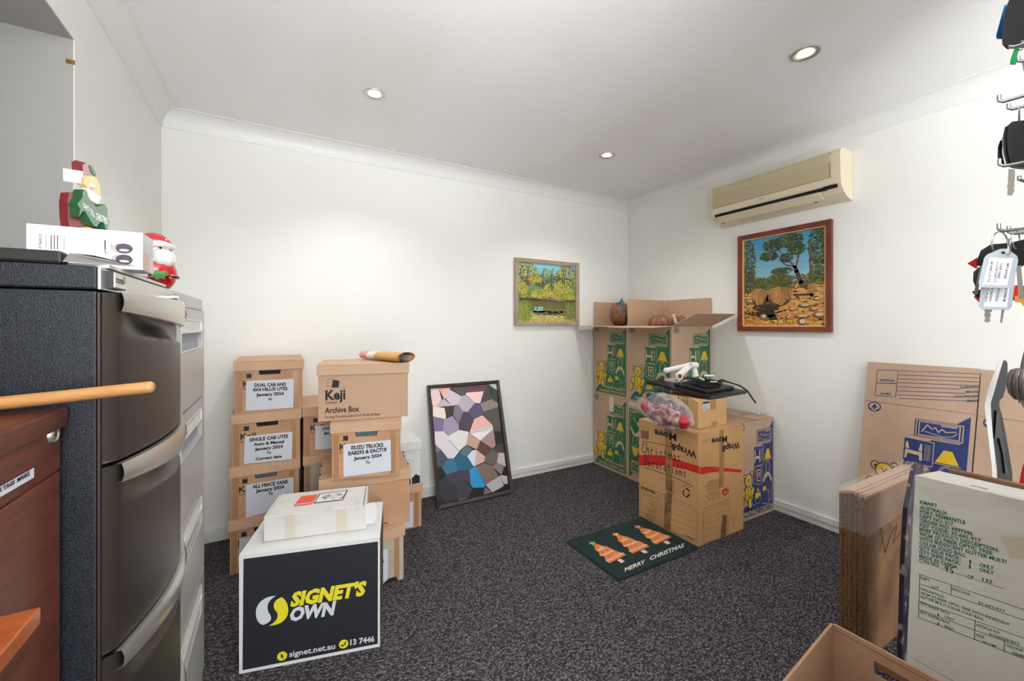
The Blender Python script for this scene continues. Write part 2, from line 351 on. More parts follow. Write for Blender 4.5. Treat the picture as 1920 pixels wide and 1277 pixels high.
# ------------------------------------------------------------------ split air conditioner
def aircon():
    y0, y1 = 1.12, 1.915; t = thing('air_conditioner', 'aged beige split air conditioner high on the right wall', 'air conditioner', (XR, (y0+y1)/2, 1.955))
    prof = [(XR-.002, 2.238), (2.775, 2.238), (2.752, 2.228), (2.743, 2.205), (2.748, 2.072), (2.752, 2.045), (2.765, 2.018), (2.79, 1.99), (2.83, 1.968), (XR-.002, 1.955)]
    MB().prism([(x, y0, z) for x, z in prof], (0, y1-y0, 0), M_AC).build('casing', t, bevel=.006)
    g = MB(); n = 26
    for i in range(n):
        z0 = 2.082+i*.0052; g.box(2.7395, 2.7475, y0+.055, y1-.012, z0, z0+.0029, M_ACD)
    g.box(2.7445, 2.7485, y0+.045, y1-.01, 2.078, 2.218, mat('grille_shadow_gap', (178, 156, 118), .7)); g.build('intake_grille', t)
    g = MB()
    for i in range(n): g.box(2.738, 2.742, y0+.042, y0+.047, 2.082+i*.0052, 2.0835+i*.0052, M_WHITEP)
    g.build('grille_end_studs', t)
    f = MB(); f.add([(2.757, y0+.07, 2.034), (2.757, y1-.02, 2.034), (2.7655, y1-.02, 2.0145), (2.7655, y0+.07, 2.0145)], [(0, 1, 2, 3)], M_DARK)
    f.v = [v+Vector((-.004, 0, -.002)) for v in f.v]; f.build('outlet_gap', t)
    f = MB(); f.slab([(2.758, y0+.11, 2.014), (2.758, y1-.035, 2.014), (2.80, y1-.045, 1.975), (2.80, y0+.10, 1.975)], (-.004, 0, -.004), M_AC)
    f.build('louvre', t, bevel=.001)
    f = MB(); f.slab([(2.752, y0+.018, 2.036), (2.752, y0+.085, 2.036), (2.7625, y0+.085, 2.0185), (2.7625, y0+.018, 2.0185)], (-.004, 0, -.003), M_BLACKP); f.build('display_window', t)
    f = MB(); fc = Face(f, (2.7435, 1.57, 2.06), (0, -1, 0), (0, 0, 1), (-1, 0, 0)); fc.text('HITACHI', 0, .036, -.004, .006, M_INKSOFT)
    f.build('maker_mark', t)
    for y in (y0+.14, y1-.06): f = MB(); f.box(2.80, 2.806, y, y+.014, 1.968, 1.975, M_INKSOFT); f.build('louvre_clip', t)
aircon()

# ------------------------------------------------------------------ framed pictures
def lerp(a, c, t): return tuple(a[i]+(c[i]-a[i])*t for i in range(3))
def jit(c, k): j = random.uniform(-k, k); return tuple(max(0, min(255, v+j+random.uniform(-k/3, k/3))) for v in c)
def dab(f, W_, H_, u, v, ru, rv, rot, col, l):
    c, k = math.cos(rot), math.sin(rot); pts = []
    for x, y in ((-1, -.2), (-.3, -1), (.7, -.7), (1, .2), (.2, 1), (-.7, .7)):
        x *= ru; y *= rv; a = u*W_+x*c-y*k; d = v*H_+x*k+y*c; pts.append((min(max(a, 0), W_), min(max(d, 0), H_)))
    f.mb.add([f.at(p[0], p[1], l) for p in pts], [(0, 1, 2, 3, 4, 5)], M_PIG, col)
def painted(f, W_, H_):
    def cloud(u, v, ru, rv, n, cols, sz, l, rot=0, el=2.0):
        for _ in range(n):
            a = random.uniform(0, 6.28); r = math.sqrt(random.random())
            uu, vv = u+math.cos(a)*r*ru, v+math.sin(a)*r*rv
            if 0 < uu < 1 and 0 < vv < 1: dab(f, W_, H_, uu, vv, sz*el*random.uniform(.6, 1.3), sz*random.uniform(.6, 1.3), rot+random.uniform(-.7, .7), jit(random.choice(cols), 12), l+random.random()*.5)
    return cloud
def band(f, W_, H_, v0, v1, c0, c1, l=1, n=8):
    for i in range(n): f.rect(0, (v0+(v1-v0)*i/n)*H_, W_, (v0+(v1-v0)*(i+1)/n)*H_, M_PIG, l, lerp(c0, c1, i/(n-1)))
def limb(f, W_, H_, pts, w0, w1, col, l):
    n = len(pts)-1
    for i in range(n): f.line([(pts[i][0]*W_, pts[i][1]*H_), (pts[i+1][0]*W_, pts[i+1][1]*H_)], (w0+(w1-w0)*i/n)*W_, M_PIG, l, col=jit(col, 8))
def frame(mb, O, U, V, N, W_, H_, fw, th, m, lip=0, mlip=None):
    O, U, V, N = map(Vector, (O, U, V, N))
    def r(a, c, d, e, t0, t1, mm): mb.hexa([O+U*x+V*y+N*z for z in (t0, t1) for x, y in ((a, d), (c, d), (c, e), (a, e))], mm)
    def miter(o, i, t, t2, mm):
        oc = [(o, o), (W_-o, o), (W_-o, H_-o), (o, H_-o)]; ic = [(i, i), (W_-i, i), (W_-i, H_-i), (i, H_-i)]
        for k in range(4):
            a, c = oc[k], oc[(k+1) % 4]; d, e = ic[(k+1) % 4], ic[k]
            mb.hexa([O+U*x+V*y for x, y in (a, c, d, e)]+[O+U*x+V*y+N*(t if j < 2 else t2) for j, (x, y) in enumerate((a, c, d, e))], mm)
    miter(0, fw, th, th*.8, m)
    if lip: miter(fw, fw+lip, th*.8, th*.7, mlip)
# --- bush painting on the right wall
def bush_painting():
    y1, y0, z0, z1 = 1.793, 1.215, 1.192, 1.868; W_, H_ = y1-y0, z1-z0; fw = .04
    t = thing('framed_painting', 'painting of grass trees on sandy ground in wide red-brown timber frame', 'painting', (XR, (y0+y1)/2, z0))
    m = MB(); frame(m, (XR-.001, y1, z0), (0, -1, 0), (0, 0, 1), (-1, 0, 0), W_, H_, fw-.008, .028, mat('red_timber', (128, 52, 28), .35, var=(8, (96, 36, 20), .35, .7)), .008, mat('gilt_lip', (214, 170, 110), .4, .3))
    m.build('picture_frame', t, bevel=.002)
    m = MB(); w_, h_ = W_-2*fw+.004, H_-2*fw+.004; f = Face(m, (XR-.008, y1-fw+.002, z0+fw-.002), (0, -1, 0), (0, 0, 1), (-1, 0, 0), .0001)
    m.box(XR-.008, XR-.002, y0+fw-.002, y1-fw+.002, z0+fw-.002, z1-fw+.002, M_WHITEB)
    band(f, w_, h_, .45, 1, (150, 196, 206), (66, 150, 196)); band(f, w_, h_, 0, .46, (190, 120, 40), (224, 172, 104))
    cl = painted(f, w_, h_)
    for _ in range(700): dab(f, w_, h_, random.random(), random.uniform(0, .44), random.uniform(.006, .022), random.uniform(.002, .005), random.uniform(-.3, .3), jit(random.choice([(214, 160, 84), (196, 124, 48), (226, 184, 124), (176, 104, 40), (232, 190, 90)]), 14), 2)
    G1 = [(58, 74, 44), (40, 54, 34), (84, 98, 52), (104, 112, 64), (34, 46, 36)]
    cl(.06, .72, .1, .28, 500, G1, .004, 4); cl(.04, .5, .1, .14, 250, [(70, 70, 30), (100, 100, 44), (50, 52, 28)], .004, 4)
    cl(.93, .82, .12, .2, 500, G1, .004, 4); cl(.93, .55, .1, .14, 320, [(40, 54, 30), (80, 88, 40), (110, 104, 50)], .004, 4)
    cl(.5, .5, .5, .05, 500, [(112, 110, 44), (80, 84, 40), (150, 134, 60)], .004, 4)
    B = (84, 58, 44)
    limb(f, w_, h_, [(.8, .4), (.73, .46), (.68, .58), (.66, .63)], .06, .035, B, 6)
    limb(f, w_, h_, [(.66, .62), (.6, .7), (.52, .76), (.46, .85)], .025, .008, (120, 88, 64), 6); limb(f, w_, h_, [(.67, .62), (.7, .74), (.72, .86)], .025, .008, (128, 96, 70), 6)
    limb(f, w_, h_, [(.66, .63), (.55, .66), (.48, .72)], .016, .006, B, 6); limb(f, w_, h_, [(.84, .56), (.83, .68), (.84, .86)], .022, .012, (110, 78, 54), 6); limb(f, w_, h_, [(.83, .68), (.9, .76)], .012, .008, (110, 78, 54), 6)
    for u, v, a, c, n in ((.4, .9, .14, .07, 320), (.6, .92, .16, .08, 380), (.34, .78, .12, .05, 240), (.68, .82, .1, .06, 200), (.5, .6, .13, .035, 220), (.56, .74, .08, .05, 120)): cl(u, v, a, c, n, G1, .004, 7)
    def skirt(u, v, r, hh, n, cols, l, k=1):            # hanging dead leaves of a grass tree
        for _ in range(n):
            a = random.uniform(-1.25, 1.25); L = r*random.uniform(.5, 1)
            e = (u+math.sin(a)*L*.95, v-abs(math.cos(a))*hh*random.uniform(.6, 1)-.01); md = (u+math.sin(a)*L*.8, v-.25*abs(math.cos(a))*hh)
            f.line([(u*w_, v*h_), (md[0]*w_, md[1]*h_), (e[0]*w_, e[1]*h_)], .0022, M_PIG, l+random.random(), col=jit(random.choice(cols), 14))
    def crown(u, v, r, n, l):
        for _ in range(n):
            a = random.uniform(-.25, math.pi+.25); L = r*random.uniform(.5, 1.05)
            f.line([(u*w_, v*h_), ((u+math.cos(a)*L)*w_, (v+math.sin(a)*L*.85)*h_)], .0022, M_PIG, l+random.random(), col=jit(random.choice([(56, 74, 34), (92, 100, 44), (130, 132, 60), (36, 48, 28), (108, 96, 44)]), 12))
    limb(f, w_, h_, [(.33, .2), (.36, .13), (.43, .03)], .12, .05, (34, 26, 22), 9); cl(.2, .14, .2, .02, 60, [(52, 38, 30)], .005, 9)
    SK = [(186, 134, 72), (206, 158, 92), (150, 100, 52), (120, 78, 40)]
    f.ell(.22*w_, .3*h_, .11*w_, .09*h_, M_PIG, 10, col=(92, 58, 34)); f.ell(.46*w_, .31*h_, .16*w_, .1*h_, M_PIG, 10, col=(92, 58, 34))
    skirt(.21, .42, .12, .19, 330, SK, 11); crown(.2, .43, .16, 300, 13); skirt(.48, .42, .19, .19, 460, SK, 12); crown(.47, .43, .2, 420, 14)
    cl(.3, .205, .18, .035, 140, [(40, 30, 22), (70, 48, 30)], .005, 15)
    limb(f, w_, h_, [(.65, .33), (.86, .325)], .03, .02, (92, 56, 30), 9); limb(f, w_, h_, [(.85, .36), (.85, .31)], .04, .035, (50, 36, 26), 9)
    skirt(.86, .44, .07, .1, 160, SK, 11); crown(.85, .44, .11, 180, 13)
    for u, v, a, c in ((.77, .21, .08, .025), (.87, .17, .05, .025), (.74, .1, .1, .03), (.74, .04, .055, .045), (.93, .11, .08, .035), (.57, .09, .03, .03), (.26, .1, .045, .035), (.46, .12, .03, .02), (.62, .17, .03, .015), (.9, .27, .04, .015), (.06, .28, .04, .02)):
        f.ell(u*w_, v*h_, a*w_, c*h_, M_PIG, 16, n=7, col=jit((116, 84, 66), 16)); f.ell((u+.012)*w_, (v+.008)*h_, a*w_*.7, c*h_*.6, M_PIG, 17, n=6, col=jit((206, 172, 138), 20))
    cl(.5, .03, .5, .03, 260, [(206, 150, 50), (160, 100, 36), (226, 184, 90)], .004, 15)
    f.line([(.9*w_, .02*h_), (.915*w_, .034*h_), (.925*w_, .02*h_), (.94*w_, .032*h_), (.95*w_, .02*h_), (.97*w_, .028*h_)], .002, M_WHITEP, 20); m.build('canvas', t)
bush_painting()
# --- billabong painting on the back wall
def creek_painting():
    x0, x1, z0, z1 = 1.645, 2.29, 1.231, 1.776; W_, H_ = x1-x0, z1-z0; fw = .032
    t = thing('framed_painting', 'small painting of yellow-green trees around a pond in pale timber frame', 'painting', ((x0+x1)/2, YB, z0))
    m = MB(); frame(m, (x0, YB-.001, z0), (1, 0, 0), (0, 0, 1), (0, -1, 0), W_, H_, fw, .026, mat('pale_timber', (176, 158, 138), .5, var=(9, (160, 141, 120), .35, .7))); m.build('picture_frame', t, bevel=.0015)
    m = MB(); w_, h_ = W_-2*fw+.004, H_-2*fw+.004; f = Face(m, (x0+fw-.002, YB-.008, z0+fw-.002), (1, 0, 0), (0, 0, 1), (0, -1, 0), .0001)
    m.box(x0+fw-.002, x1-fw+.002, YB-.008, YB-.002, z0+fw-.002, z1-fw+.002, M_WHITEB)
    band(f, w_, h_, .4, 1, (112, 124, 50), (140, 208, 226)); band(f, w_, h_, .18, .4, (120, 122, 66), (96, 92, 40)); band(f, w_, h_, 0, .18, (206, 190, 96), (190, 180, 90))
    f.rect(0, .36*h_, w_, .395*h_, M_PIG, 1.5, (64, 52, 40)); f.rect(.28*w_, .19*h_, .42*w_, .26*h_, M_PIG, 1.5, (130, 190, 190)); f.rect(.315*w_, .18*h_, .33*w_, .3*h_, M_PIG, 1.8, (60, 70, 50))
    cl = painted(f, w_, h_); Y = [(190, 182, 66), (168, 160, 62), (206, 194, 92), (130, 128, 52), (152, 160, 72)]; K = [(92, 88, 48), (70, 64, 40), (112, 104, 60)]
    cl(.55, .7, .45, .12, 420, K, .005, 2); cl(.14, .82, .2, .2, 480, Y+K, .0045, 3); cl(.85, .8, .2, .2, 480, Y+K, .0045, 3); cl(.5, .82, .1, .1, 110, [(120, 130, 90), (160, 170, 100)], .004, 3)
    for u in (.16, .42, .57, .77, .8): limb(f, w_, h_, [(u, .52), (u-.01, .75), (u+.02, .93)], .016, .006, (74, 62, 50), 5)
    for u, a in ((.16, -.13), (.16, .12), (.78, -.1), (.96, -.04)): limb(f, w_, h_, [(u, .6), (u+a, .8)], .01, .005, (84, 70, 54), 5)
    for u, v, a, c, n in ((.07, .56, .1, .1, 220), (.36, .48, .14, .08, 260), (.3, .72, .12, .05, 130), (.7, .6, .1, .1, 240), (.62, .47, .1, .05, 150), (.5, .55, .06, .1, 120), (.85, .52, .12, .08, 200), (.9, .43, .12, .04, 120)): cl(u, v, a, c, n, Y, .0045, 6)
    cl(.5, .43, .5, .025, 200, [(150, 140, 60), (190, 176, 80)], .004, 7)
    for k in range(26): a = random.uniform(-.16, .34); f.line([(.5*w_, .42*h_), ((.5+a)*w_, (.375+random.uniform(-.012, .012))*h_)], .002, M_PIG, 8, col=jit((214, 196, 172), 14))
    for k in range(130): u = random.uniform(.25, .83); dab(f, w_, h_, u, .17+random.uniform(-.02, .02), .02, .0035, random.uniform(-.1, .1), jit((206, 186, 168), 14), 9)
    cl(.55, .13, .28, .02, 120, [(80, 66, 54), (112, 92, 70)], .004, 9)
    def grass(u, v, n, cols, L):
        for _ in range(n):
            a = random.gauss(math.pi/2, .35); uu = u+random.uniform(-.1, .1); vv = v+random.uniform(-.12, .08); LL = L*random.uniform(.5, 1)
            e = (min(max(uu+math.cos(a)*LL*.6, .002), .998), min(max(vv+math.sin(a)*LL, .002), .998)); uu = min(max(uu, .002), .998); vv = max(vv, .002)
            f.line([(uu*w_, vv*h_), (e[0]*w_, e[1]*h_)], .0024, M_PIG, 10+random.random(), col=jit(random.choice(cols), 14))
    grass(.1, .12, 420, [(128, 150, 56), (160, 172, 78), (96, 116, 44)], .22); grass(.92, .13, 300, [(120, 132, 60), (160, 160, 84), (92, 100, 56)], .2)
    cl(.5, .06, .5, .05, 500, [(214, 198, 110), (190, 172, 84), (226, 212, 140), (170, 160, 70)], .0045, 9)
    f.line([(.92*w_, .03*h_), (.932*w_, .046*h_), (.94*w_, .03*h_), (.952*w_, .044*h_), (.968*w_, .032*h_)], .002, M_WHITEP, 20); m.build('canvas', t)
creek_painting()
# --- leaning frame with the faceted print
def mosaic():
    A = Vector((.921, 2.66, 0)); Bq = Vector((1.499, 2.66, 0)); top = Vector((.921, YB-.002, .796)); U = (Bq-A).normalized(); V = (top-A).normalized(); N = U.cross(V); N = N if N.y < 0 else -N
    W_, H_ = .578, (top-A).length; O = A-N*0+Vector((0, 0, 0)); t = thing('framed_print', 'dark framed print of flat coloured facets leaning against the back wall', 'picture', ((A+Bq)/2))
    O = A - N*.0; th = .026; O = A + Vector((0, -.0, .002)); m = MB()
    frame(m, O-N*0, U, V, N, W_, H_, .022, th, mat('dark_frame', (58, 44, 42), .4)); m.build('picture_frame', t, bevel=.002)
    m = MB(); q = [O+U*x+V*y+N*.003 for x, y in ((.018, .018), (W_-.018, .018), (W_-.018, H_-.018), (.018, H_-.018))]; m.slab(q, N*.004, M_BLACKP)
    f = Face(m, O+N*.007, U, V, N, .0002); u0, v0, u1, v1 = .022, .022, W_-.022, H_-.022
    def cp(x, y):
        u, v = f.px(780+x/4.255, 680+y/4.255); return (min(max(u, u0), u1), min(max(v, v0), v1))
    T_ = [((118, 208), (182, 205), (205, 300), (160, 352), (132, 345), (118, 250), (238, 205, 202)), ((182, 205), (275, 200), (270, 215), (222, 285), (240, 182, 166)), ((275, 198), (412, 188), (398, 238), (365, 268), (318, 235), (92, 80, 74)),
     ((412, 188), (578, 175), (542, 228), (402, 238), (112, 70, 74)), ((578, 175), (642, 168), (645, 218), (610, 196), (205, 215, 212)), ((578, 180), (645, 218), (655, 325), (606, 290), (606, 220), (62, 72, 58)), ((542, 228), (578, 180), (608, 290), (512, 325), (78, 66, 70)),
     ((402, 240), (540, 228), (512, 325), (470, 320), (395, 250), (248, 212, 208)), ((270, 215), (362, 268), (335, 335), (285, 345), (236, 285), (222, 285), (212, 196, 208)), ((222, 285), (285, 345), (160, 355), (198, 182, 192)), ((395, 255), (470, 320), (410, 395), (370, 388), (335, 335), (362, 268), (186, 178, 188)),
     ((134, 348), (228, 362), (240, 432), (232, 452), (136, 428), (236, 224, 210)), ((228, 365), (308, 345), (296, 418), (240, 436), (52, 54, 50)), ((308, 345), (335, 336), (378, 392), (340, 485), (296, 420), (130, 118, 140)), ((470, 320), (518, 335), (535, 408), (465, 448), (410, 395), (94, 86, 116)),
     ((512, 325), (608, 290), (655, 325), (655, 355), (535, 390), (144, 134, 126)), ((535, 390), (655, 358), (668, 450), (612, 495), (535, 412), (86, 86, 78)), ((378, 392), (412, 396), (465, 448), (420, 552), (345, 538), (340, 485), (80, 68, 82)), ((136, 428), (222, 455), (216, 548), (145, 545), (126, 112, 148)),
     ((222, 455), (290, 425), (340, 490), (342, 535), (265, 582), (216, 548), (160, 148, 180)), ((465, 450), (530, 418), (610, 498), (430, 545), (240, 186, 176)), ((430, 545), (610, 498), (616, 530), (425, 568), (212, 210, 204)), ((425, 560), (616, 530), (512, 622), (238, 236, 236)), ((612, 495), (668, 450), (678, 548), (630, 545), (96, 82, 76)),
     ((630, 545), (680, 548), (692, 640), (635, 660), (44, 32, 26)), ((512, 622), (618, 530), (635, 660), (612, 685), (172, 142, 140)), ((148, 548), (216, 548), (262, 585), (262, 620), (345, 710), (300, 765), (255, 765), (200, 695), (150, 650), (220, 214, 218)), ((262, 582), (345, 536), (420, 552), (400, 655), (345, 705), (262, 615), (226, 226, 220)),
     ((420, 560), (512, 625), (484, 692), (400, 652), (198, 160, 146)), ((512, 628), (612, 685), (555, 745), (484, 692), (92, 66, 56)), ((612, 685), (635, 660), (692, 640), (703, 718), (656, 718), (72, 60, 58)), ((150, 650), (200, 690), (195, 700), (155, 722), (118, 106, 108)),
     ((400, 655), (450, 692), (405, 748), (345, 722), (96, 112, 124)), ((160, 722), (198, 698), (255, 768), (205, 828), (170, 835), (62, 78, 92)), ((345, 725), (405, 748), (458, 825), (425, 858), (335, 865), (305, 768), (26, 94, 128)), ((255, 770), (305, 768), (335, 865), (240, 893), (205, 830), (54, 110, 142)),
     ((450, 700), (482, 695), (465, 828), (458, 825), (408, 748), (214, 222, 240)), ((482, 695), (552, 748), (545, 790), (465, 828), (220, 176, 168)), ((612, 688), (658, 718), (645, 792), (608, 822), (548, 790), (555, 745), (106, 96, 90)), ((658, 718), (704, 720), (716, 832), (645, 795), (196, 186, 176)), ((645, 795), (702, 830), (682, 898), (608, 828), (136, 126, 118)),
     ((482, 828), (548, 800), (608, 825), (660, 905), (555, 972), (124, 106, 98)), ((165, 840), (200, 842), (238, 905), (178, 945), (8, 10, 20)), ((238, 893), (350, 860), (362, 925), (300, 975), (240, 925), (62, 56, 72)), ((350, 862), (425, 858), (440, 975), (362, 925), (66, 60, 78)), ((425, 858), (465, 828), (482, 830), (552, 972), (545, 995), (455, 998), (436, 975), (36, 146, 200)),
     ((178, 945), (238, 918), (328, 1000), (325, 1085), (255, 1120), (190, 1050), (44, 46, 54)), ((300, 975), (362, 925), (450, 998), (415, 1075), (330, 1085), (328, 1000), (56, 54, 66)), ((555, 975), (675, 898), (700, 985), (610, 1035), (178, 172, 182)), ((675, 898), (728, 905), (732, 968), (700, 968), (198, 182, 180)), ((455, 998), (545, 995), (538, 1055), (415, 1078), (14, 10, 12)),
     ((548, 992), (608, 1035), (540, 1055), (110, 110, 114)), ((345, 1080), (415, 1078), (340, 1102), (92, 90, 92))]
    for p in T_: f.poly([cp(*q) for q in p[:-1]], M_PIG, 1, col=p[-1])
    m.build('print', t)
mosaic()

# ------------------------------------------------------------------ moving cartons with the household artwork
def artwork(f, W_, H_, ink, lines=('TEACHEST CARTON', 'HANDLE WITH CARE'), flip=False, bear=True, l=1):
    cr, ye = M_CREAM, M_YEL
    def g(p): return ((1-p[0])*W_, (1-p[1])*H_) if flip else (p[0]*W_, p[1]*H_)
    def po(pts, m, k): f.poly([g(p) for p in pts], m, l*k)
    def li(pts, wd, m, k, c=False): f.line([g(p) for p in pts], wd, m, l*k, closed=c)
    def el(u, v, ru, rv, m, k, rot=0): a = g((u, v)); f.ell(a[0], a[1], ru*W_, rv*H_, m, l*k, rot)
    def rg(u, v, ru, rv, wd, m, k, rot=0): a = g((u, v)); f.ring(a[0], a[1], ru*W_, rv*H_, wd, m, l*k, rot)
    # recycling roundel with a tree
    rg(.11, .955, .062, .04, .005, ink, 1); po([(.075, .945), (.145, .945), (.11, .982)], ink, 1); po([(.1, .93), (.12, .93), (.12, .947), (.1, .947)], ink, 1); li([(.06, .94), (.085, .925)], .004, ink, 1); li([(.16, .94), (.135, .925)], .004, ink, 1)
    # printed ground
    po([(.055, .03), (.17, .135), (.22, .15), (.30, .125), (.36, .17), (.40, .22), (.38, .34), (.41, .45), (.44, .53), (.44, .725), (.66, .735), (.66, .745), (.965, .745), (.965, .03)], ink, 1)
    po([(.965, .975), (.86, .905), (.965, .90)], ink, 1); po([(.90, .91), (.965, .91), (.965, .74), (.90, .74)], ink, 1)
    # mountain picture
    po([(.51, .905), (.93, .905), (.93, .755), (.51, .755)], ink, 2); li([(.525, .897), (.915, .897), (.915, .763), (.525, .763)], .0035, cr, 3, True); li([(.55, .885), (.89, .885), (.89, .775), (.55, .775)], .0035, cr, 3, True)
    li([(.575, .80), (.62, .865), (.66, .835), (.69, .85), (.72, .815), (.745, .845), (.78, .825), (.86, .84)], .004, cr, 4); li([(.60, .81), (.68, .795), (.75, .785), (.84, .80), (.87, .83)], .003, cr, 4); li([(.74, .872), (.86, .872)], .005, cr, 4)
    # chair and book block
    po([(.43, .73), (.68, .73), (.68, .54), (.43, .54)], ink, 2); li([(.46, .735), (.69, .725), (.69, .53), (.49, .53)], .003, cr, 3)
    for a in ([(.445, .70), (.465, .70), (.48, .635), (.56, .63), (.575, .70), (.59, .70), (.60, .56), (.575, .56), (.57, .60), (.47, .605), (.455, .56), (.44, .56)],): po(a, cr, 4)
    li([(.445, .64), (.585, .635)], .005, ink, 5)
    for k in range(4): li([(.62+k*.014, .70), (.62+k*.014, .57)], .0015, cr, 4)
    # lamp
    po([(.76, .69), (.86, .69), (.925, .568), (.69, .568)], ink, 3); po([(.775, .68), (.845, .68), (.905, .575), (.71, .575)], ye, 4); li([(.70, .565), (.92, .565)], .003, cr, 5); rg(.81, .485, .065, .07, .003, cr, 4); rg(.81, .485, .045, .06, .002, cr, 4); po([(.79, .42), (.83, .42), (.83, .40), (.79, .40)], cr, 4)
    # tulip print
    po([(.47, .53), (.65, .52), (.67, .34), (.60, .325), (.44, .35), (.41, .40)], ink, 2); li([(.47, .53), (.65, .515), (.675, .345), (.60, .325), (.43, .355), (.41, .385), (.45, .42)], .0035, cr, 3, True); po([(.50, .49), (.615, .485), (.625, .36), (.50, .37)], cr, 3); po([(.515, .478), (.60, .472), (.61, .372), (.515, .38)], ink, 4)
    for u in (.54, .56, .58): li([(.56, .40), (u, .455)], .005, ye, 5)
    # telephone
    po([(.68, .35), (.72, .42), (.79, .44), (.87, .42), (.93, .35), (.90, .32), (.86, .37), (.80, .395), (.74, .37), (.70, .33)], cr, 3); el(.81, .37, .05, .025, ink, 4); li([(.93, .34), (.945, .25), (.90, .215), (.80, .22), (.75, .26)], .003, cr, 3)
    # vase and tin
    el(.53, .20, .085, .065, ink, 5); rg(.53, .20, .085, .065, .003, cr, 6); po([(.47, .25), (.59, .25), (.60, .20), (.56, .215), (.54, .185), (.52, .21), (.495, .185), (.46, .205)], ye, 7); po([(.505, .262), (.555, .262), (.545, .295), (.515, .295)], ye, 7)
    po([(.65, .25), (.82, .25), (.83, .10), (.65, .11)], ink, 5); li([(.65, .25), (.82, .25), (.84, .10), (.64, .12)], .0035, cr, 6); po([(.66, .255), (.76, .255), (.75, .295), (.67, .295)], ye, 7); li([(.84, .12), (.90, .17), (.93, .20), (.945, .16), (.90, .12), (.86, .14)], .003, cr, 6)
    li([(.22, .155), (.30, .13), (.37, .165), (.42, .13), (.46, .13)], .003, cr, 6)
    if bear:
        def be(u, v, ru, rv, rot=0, k=8): el(u, v, ru+.013, rv+.009, ink, k, rot); el(u, v, ru, rv, ye, k+1, rot)
        s = -1 if flip else 1; be(.17, .445, .03, .028); be(.36, .46, .03, .03); el(.175, .44, .015, .014, ink, 10); el(.352, .455, .015, .014, ink, 10)
        be(.155, .285, .035, .05, .5*1, 8); be(.37, .275, .036, .055, -.5*1, 8); be(.26, .275, .085, .075); be(.265, .41, .078, .062, 0, 11); li([(.26, .33), (.26, .22)], .003, ink, 14)
        be(.10, .20, .042, .052, -.25, 13); be(.31, .175, .042, .055, .1, 13)
        for u in (.245, .285): el(u, .425, .02, .016, M_CREAM, 13); el(u, .422, .009, .009, ink, 14)
        el(.265, .40, .017, .01, ink, 14); li([(.265, .39), (.265, .375), (.235, .365)], .002, ink, 14); li([(.265, .375), (.295, .365)], .002, ink, 14); li([(.13, .24), (.12, .17)], .002, ink, 16); li([(.335, .22), (.335, .15)], .002, ink, 16)
    # words
    tv = [(.115, .04), (.06, .045)]
    for (st, (v, h)) in zip(lines, tv if len(lines) > 1 else [(.055, .06)]):
        u0, u1 = (.36, .95) if st == lines[0] and len(lines) > 1 else (.20 if len(lines) > 1 else .08, .95)
        f.textq(st, [g((u0, v-.01)), g((u1, v-.01)), g((u1, v+h-.02)), g((u0, v+h-.02))], cr, .02, l*18)

def carton_faces(m, x0, x1, y0, y1, z0, z1):
    return (Face(m, (x0, y1, z0), (0, -1, 0), (0, 0, 1), (-1, 0, 0)), Face(m, (x0, y0, z0), (1, 0, 0), (0, 0, 1), (0, -1, 0)))
def closed_carton(name, label, x0, x1, y0, y1, z0, z1, ink, m_=None, group=None, left=True, front=True, **kw):
    t = thing(name, label, 'box', ((x0+x1)/2, (y0+y1)/2, z0), group); m = MB(); m.box(x0, x1, y0, y1, z0, z1, m_ or M_CARD)
    L, Fr = carton_faces(m, x0, x1, y0, y1, z0, z1)
    if left: artwork(L, y1-y0, z1-z0, ink, **kw)
    if front: artwork(Fr, x1-x0, z1-z0, ink, **kw)
    top = Face(m, (x0, y0, z1), (1, 0, 0), (0, 1, 0), (0, 0, 1)); top.line([((x1-x0)/2, 0), ((x1-x0)/2, y1-y0)], .002, M_INKSOFT)
    m.build('carton_body', t); return t, L, Fr, top
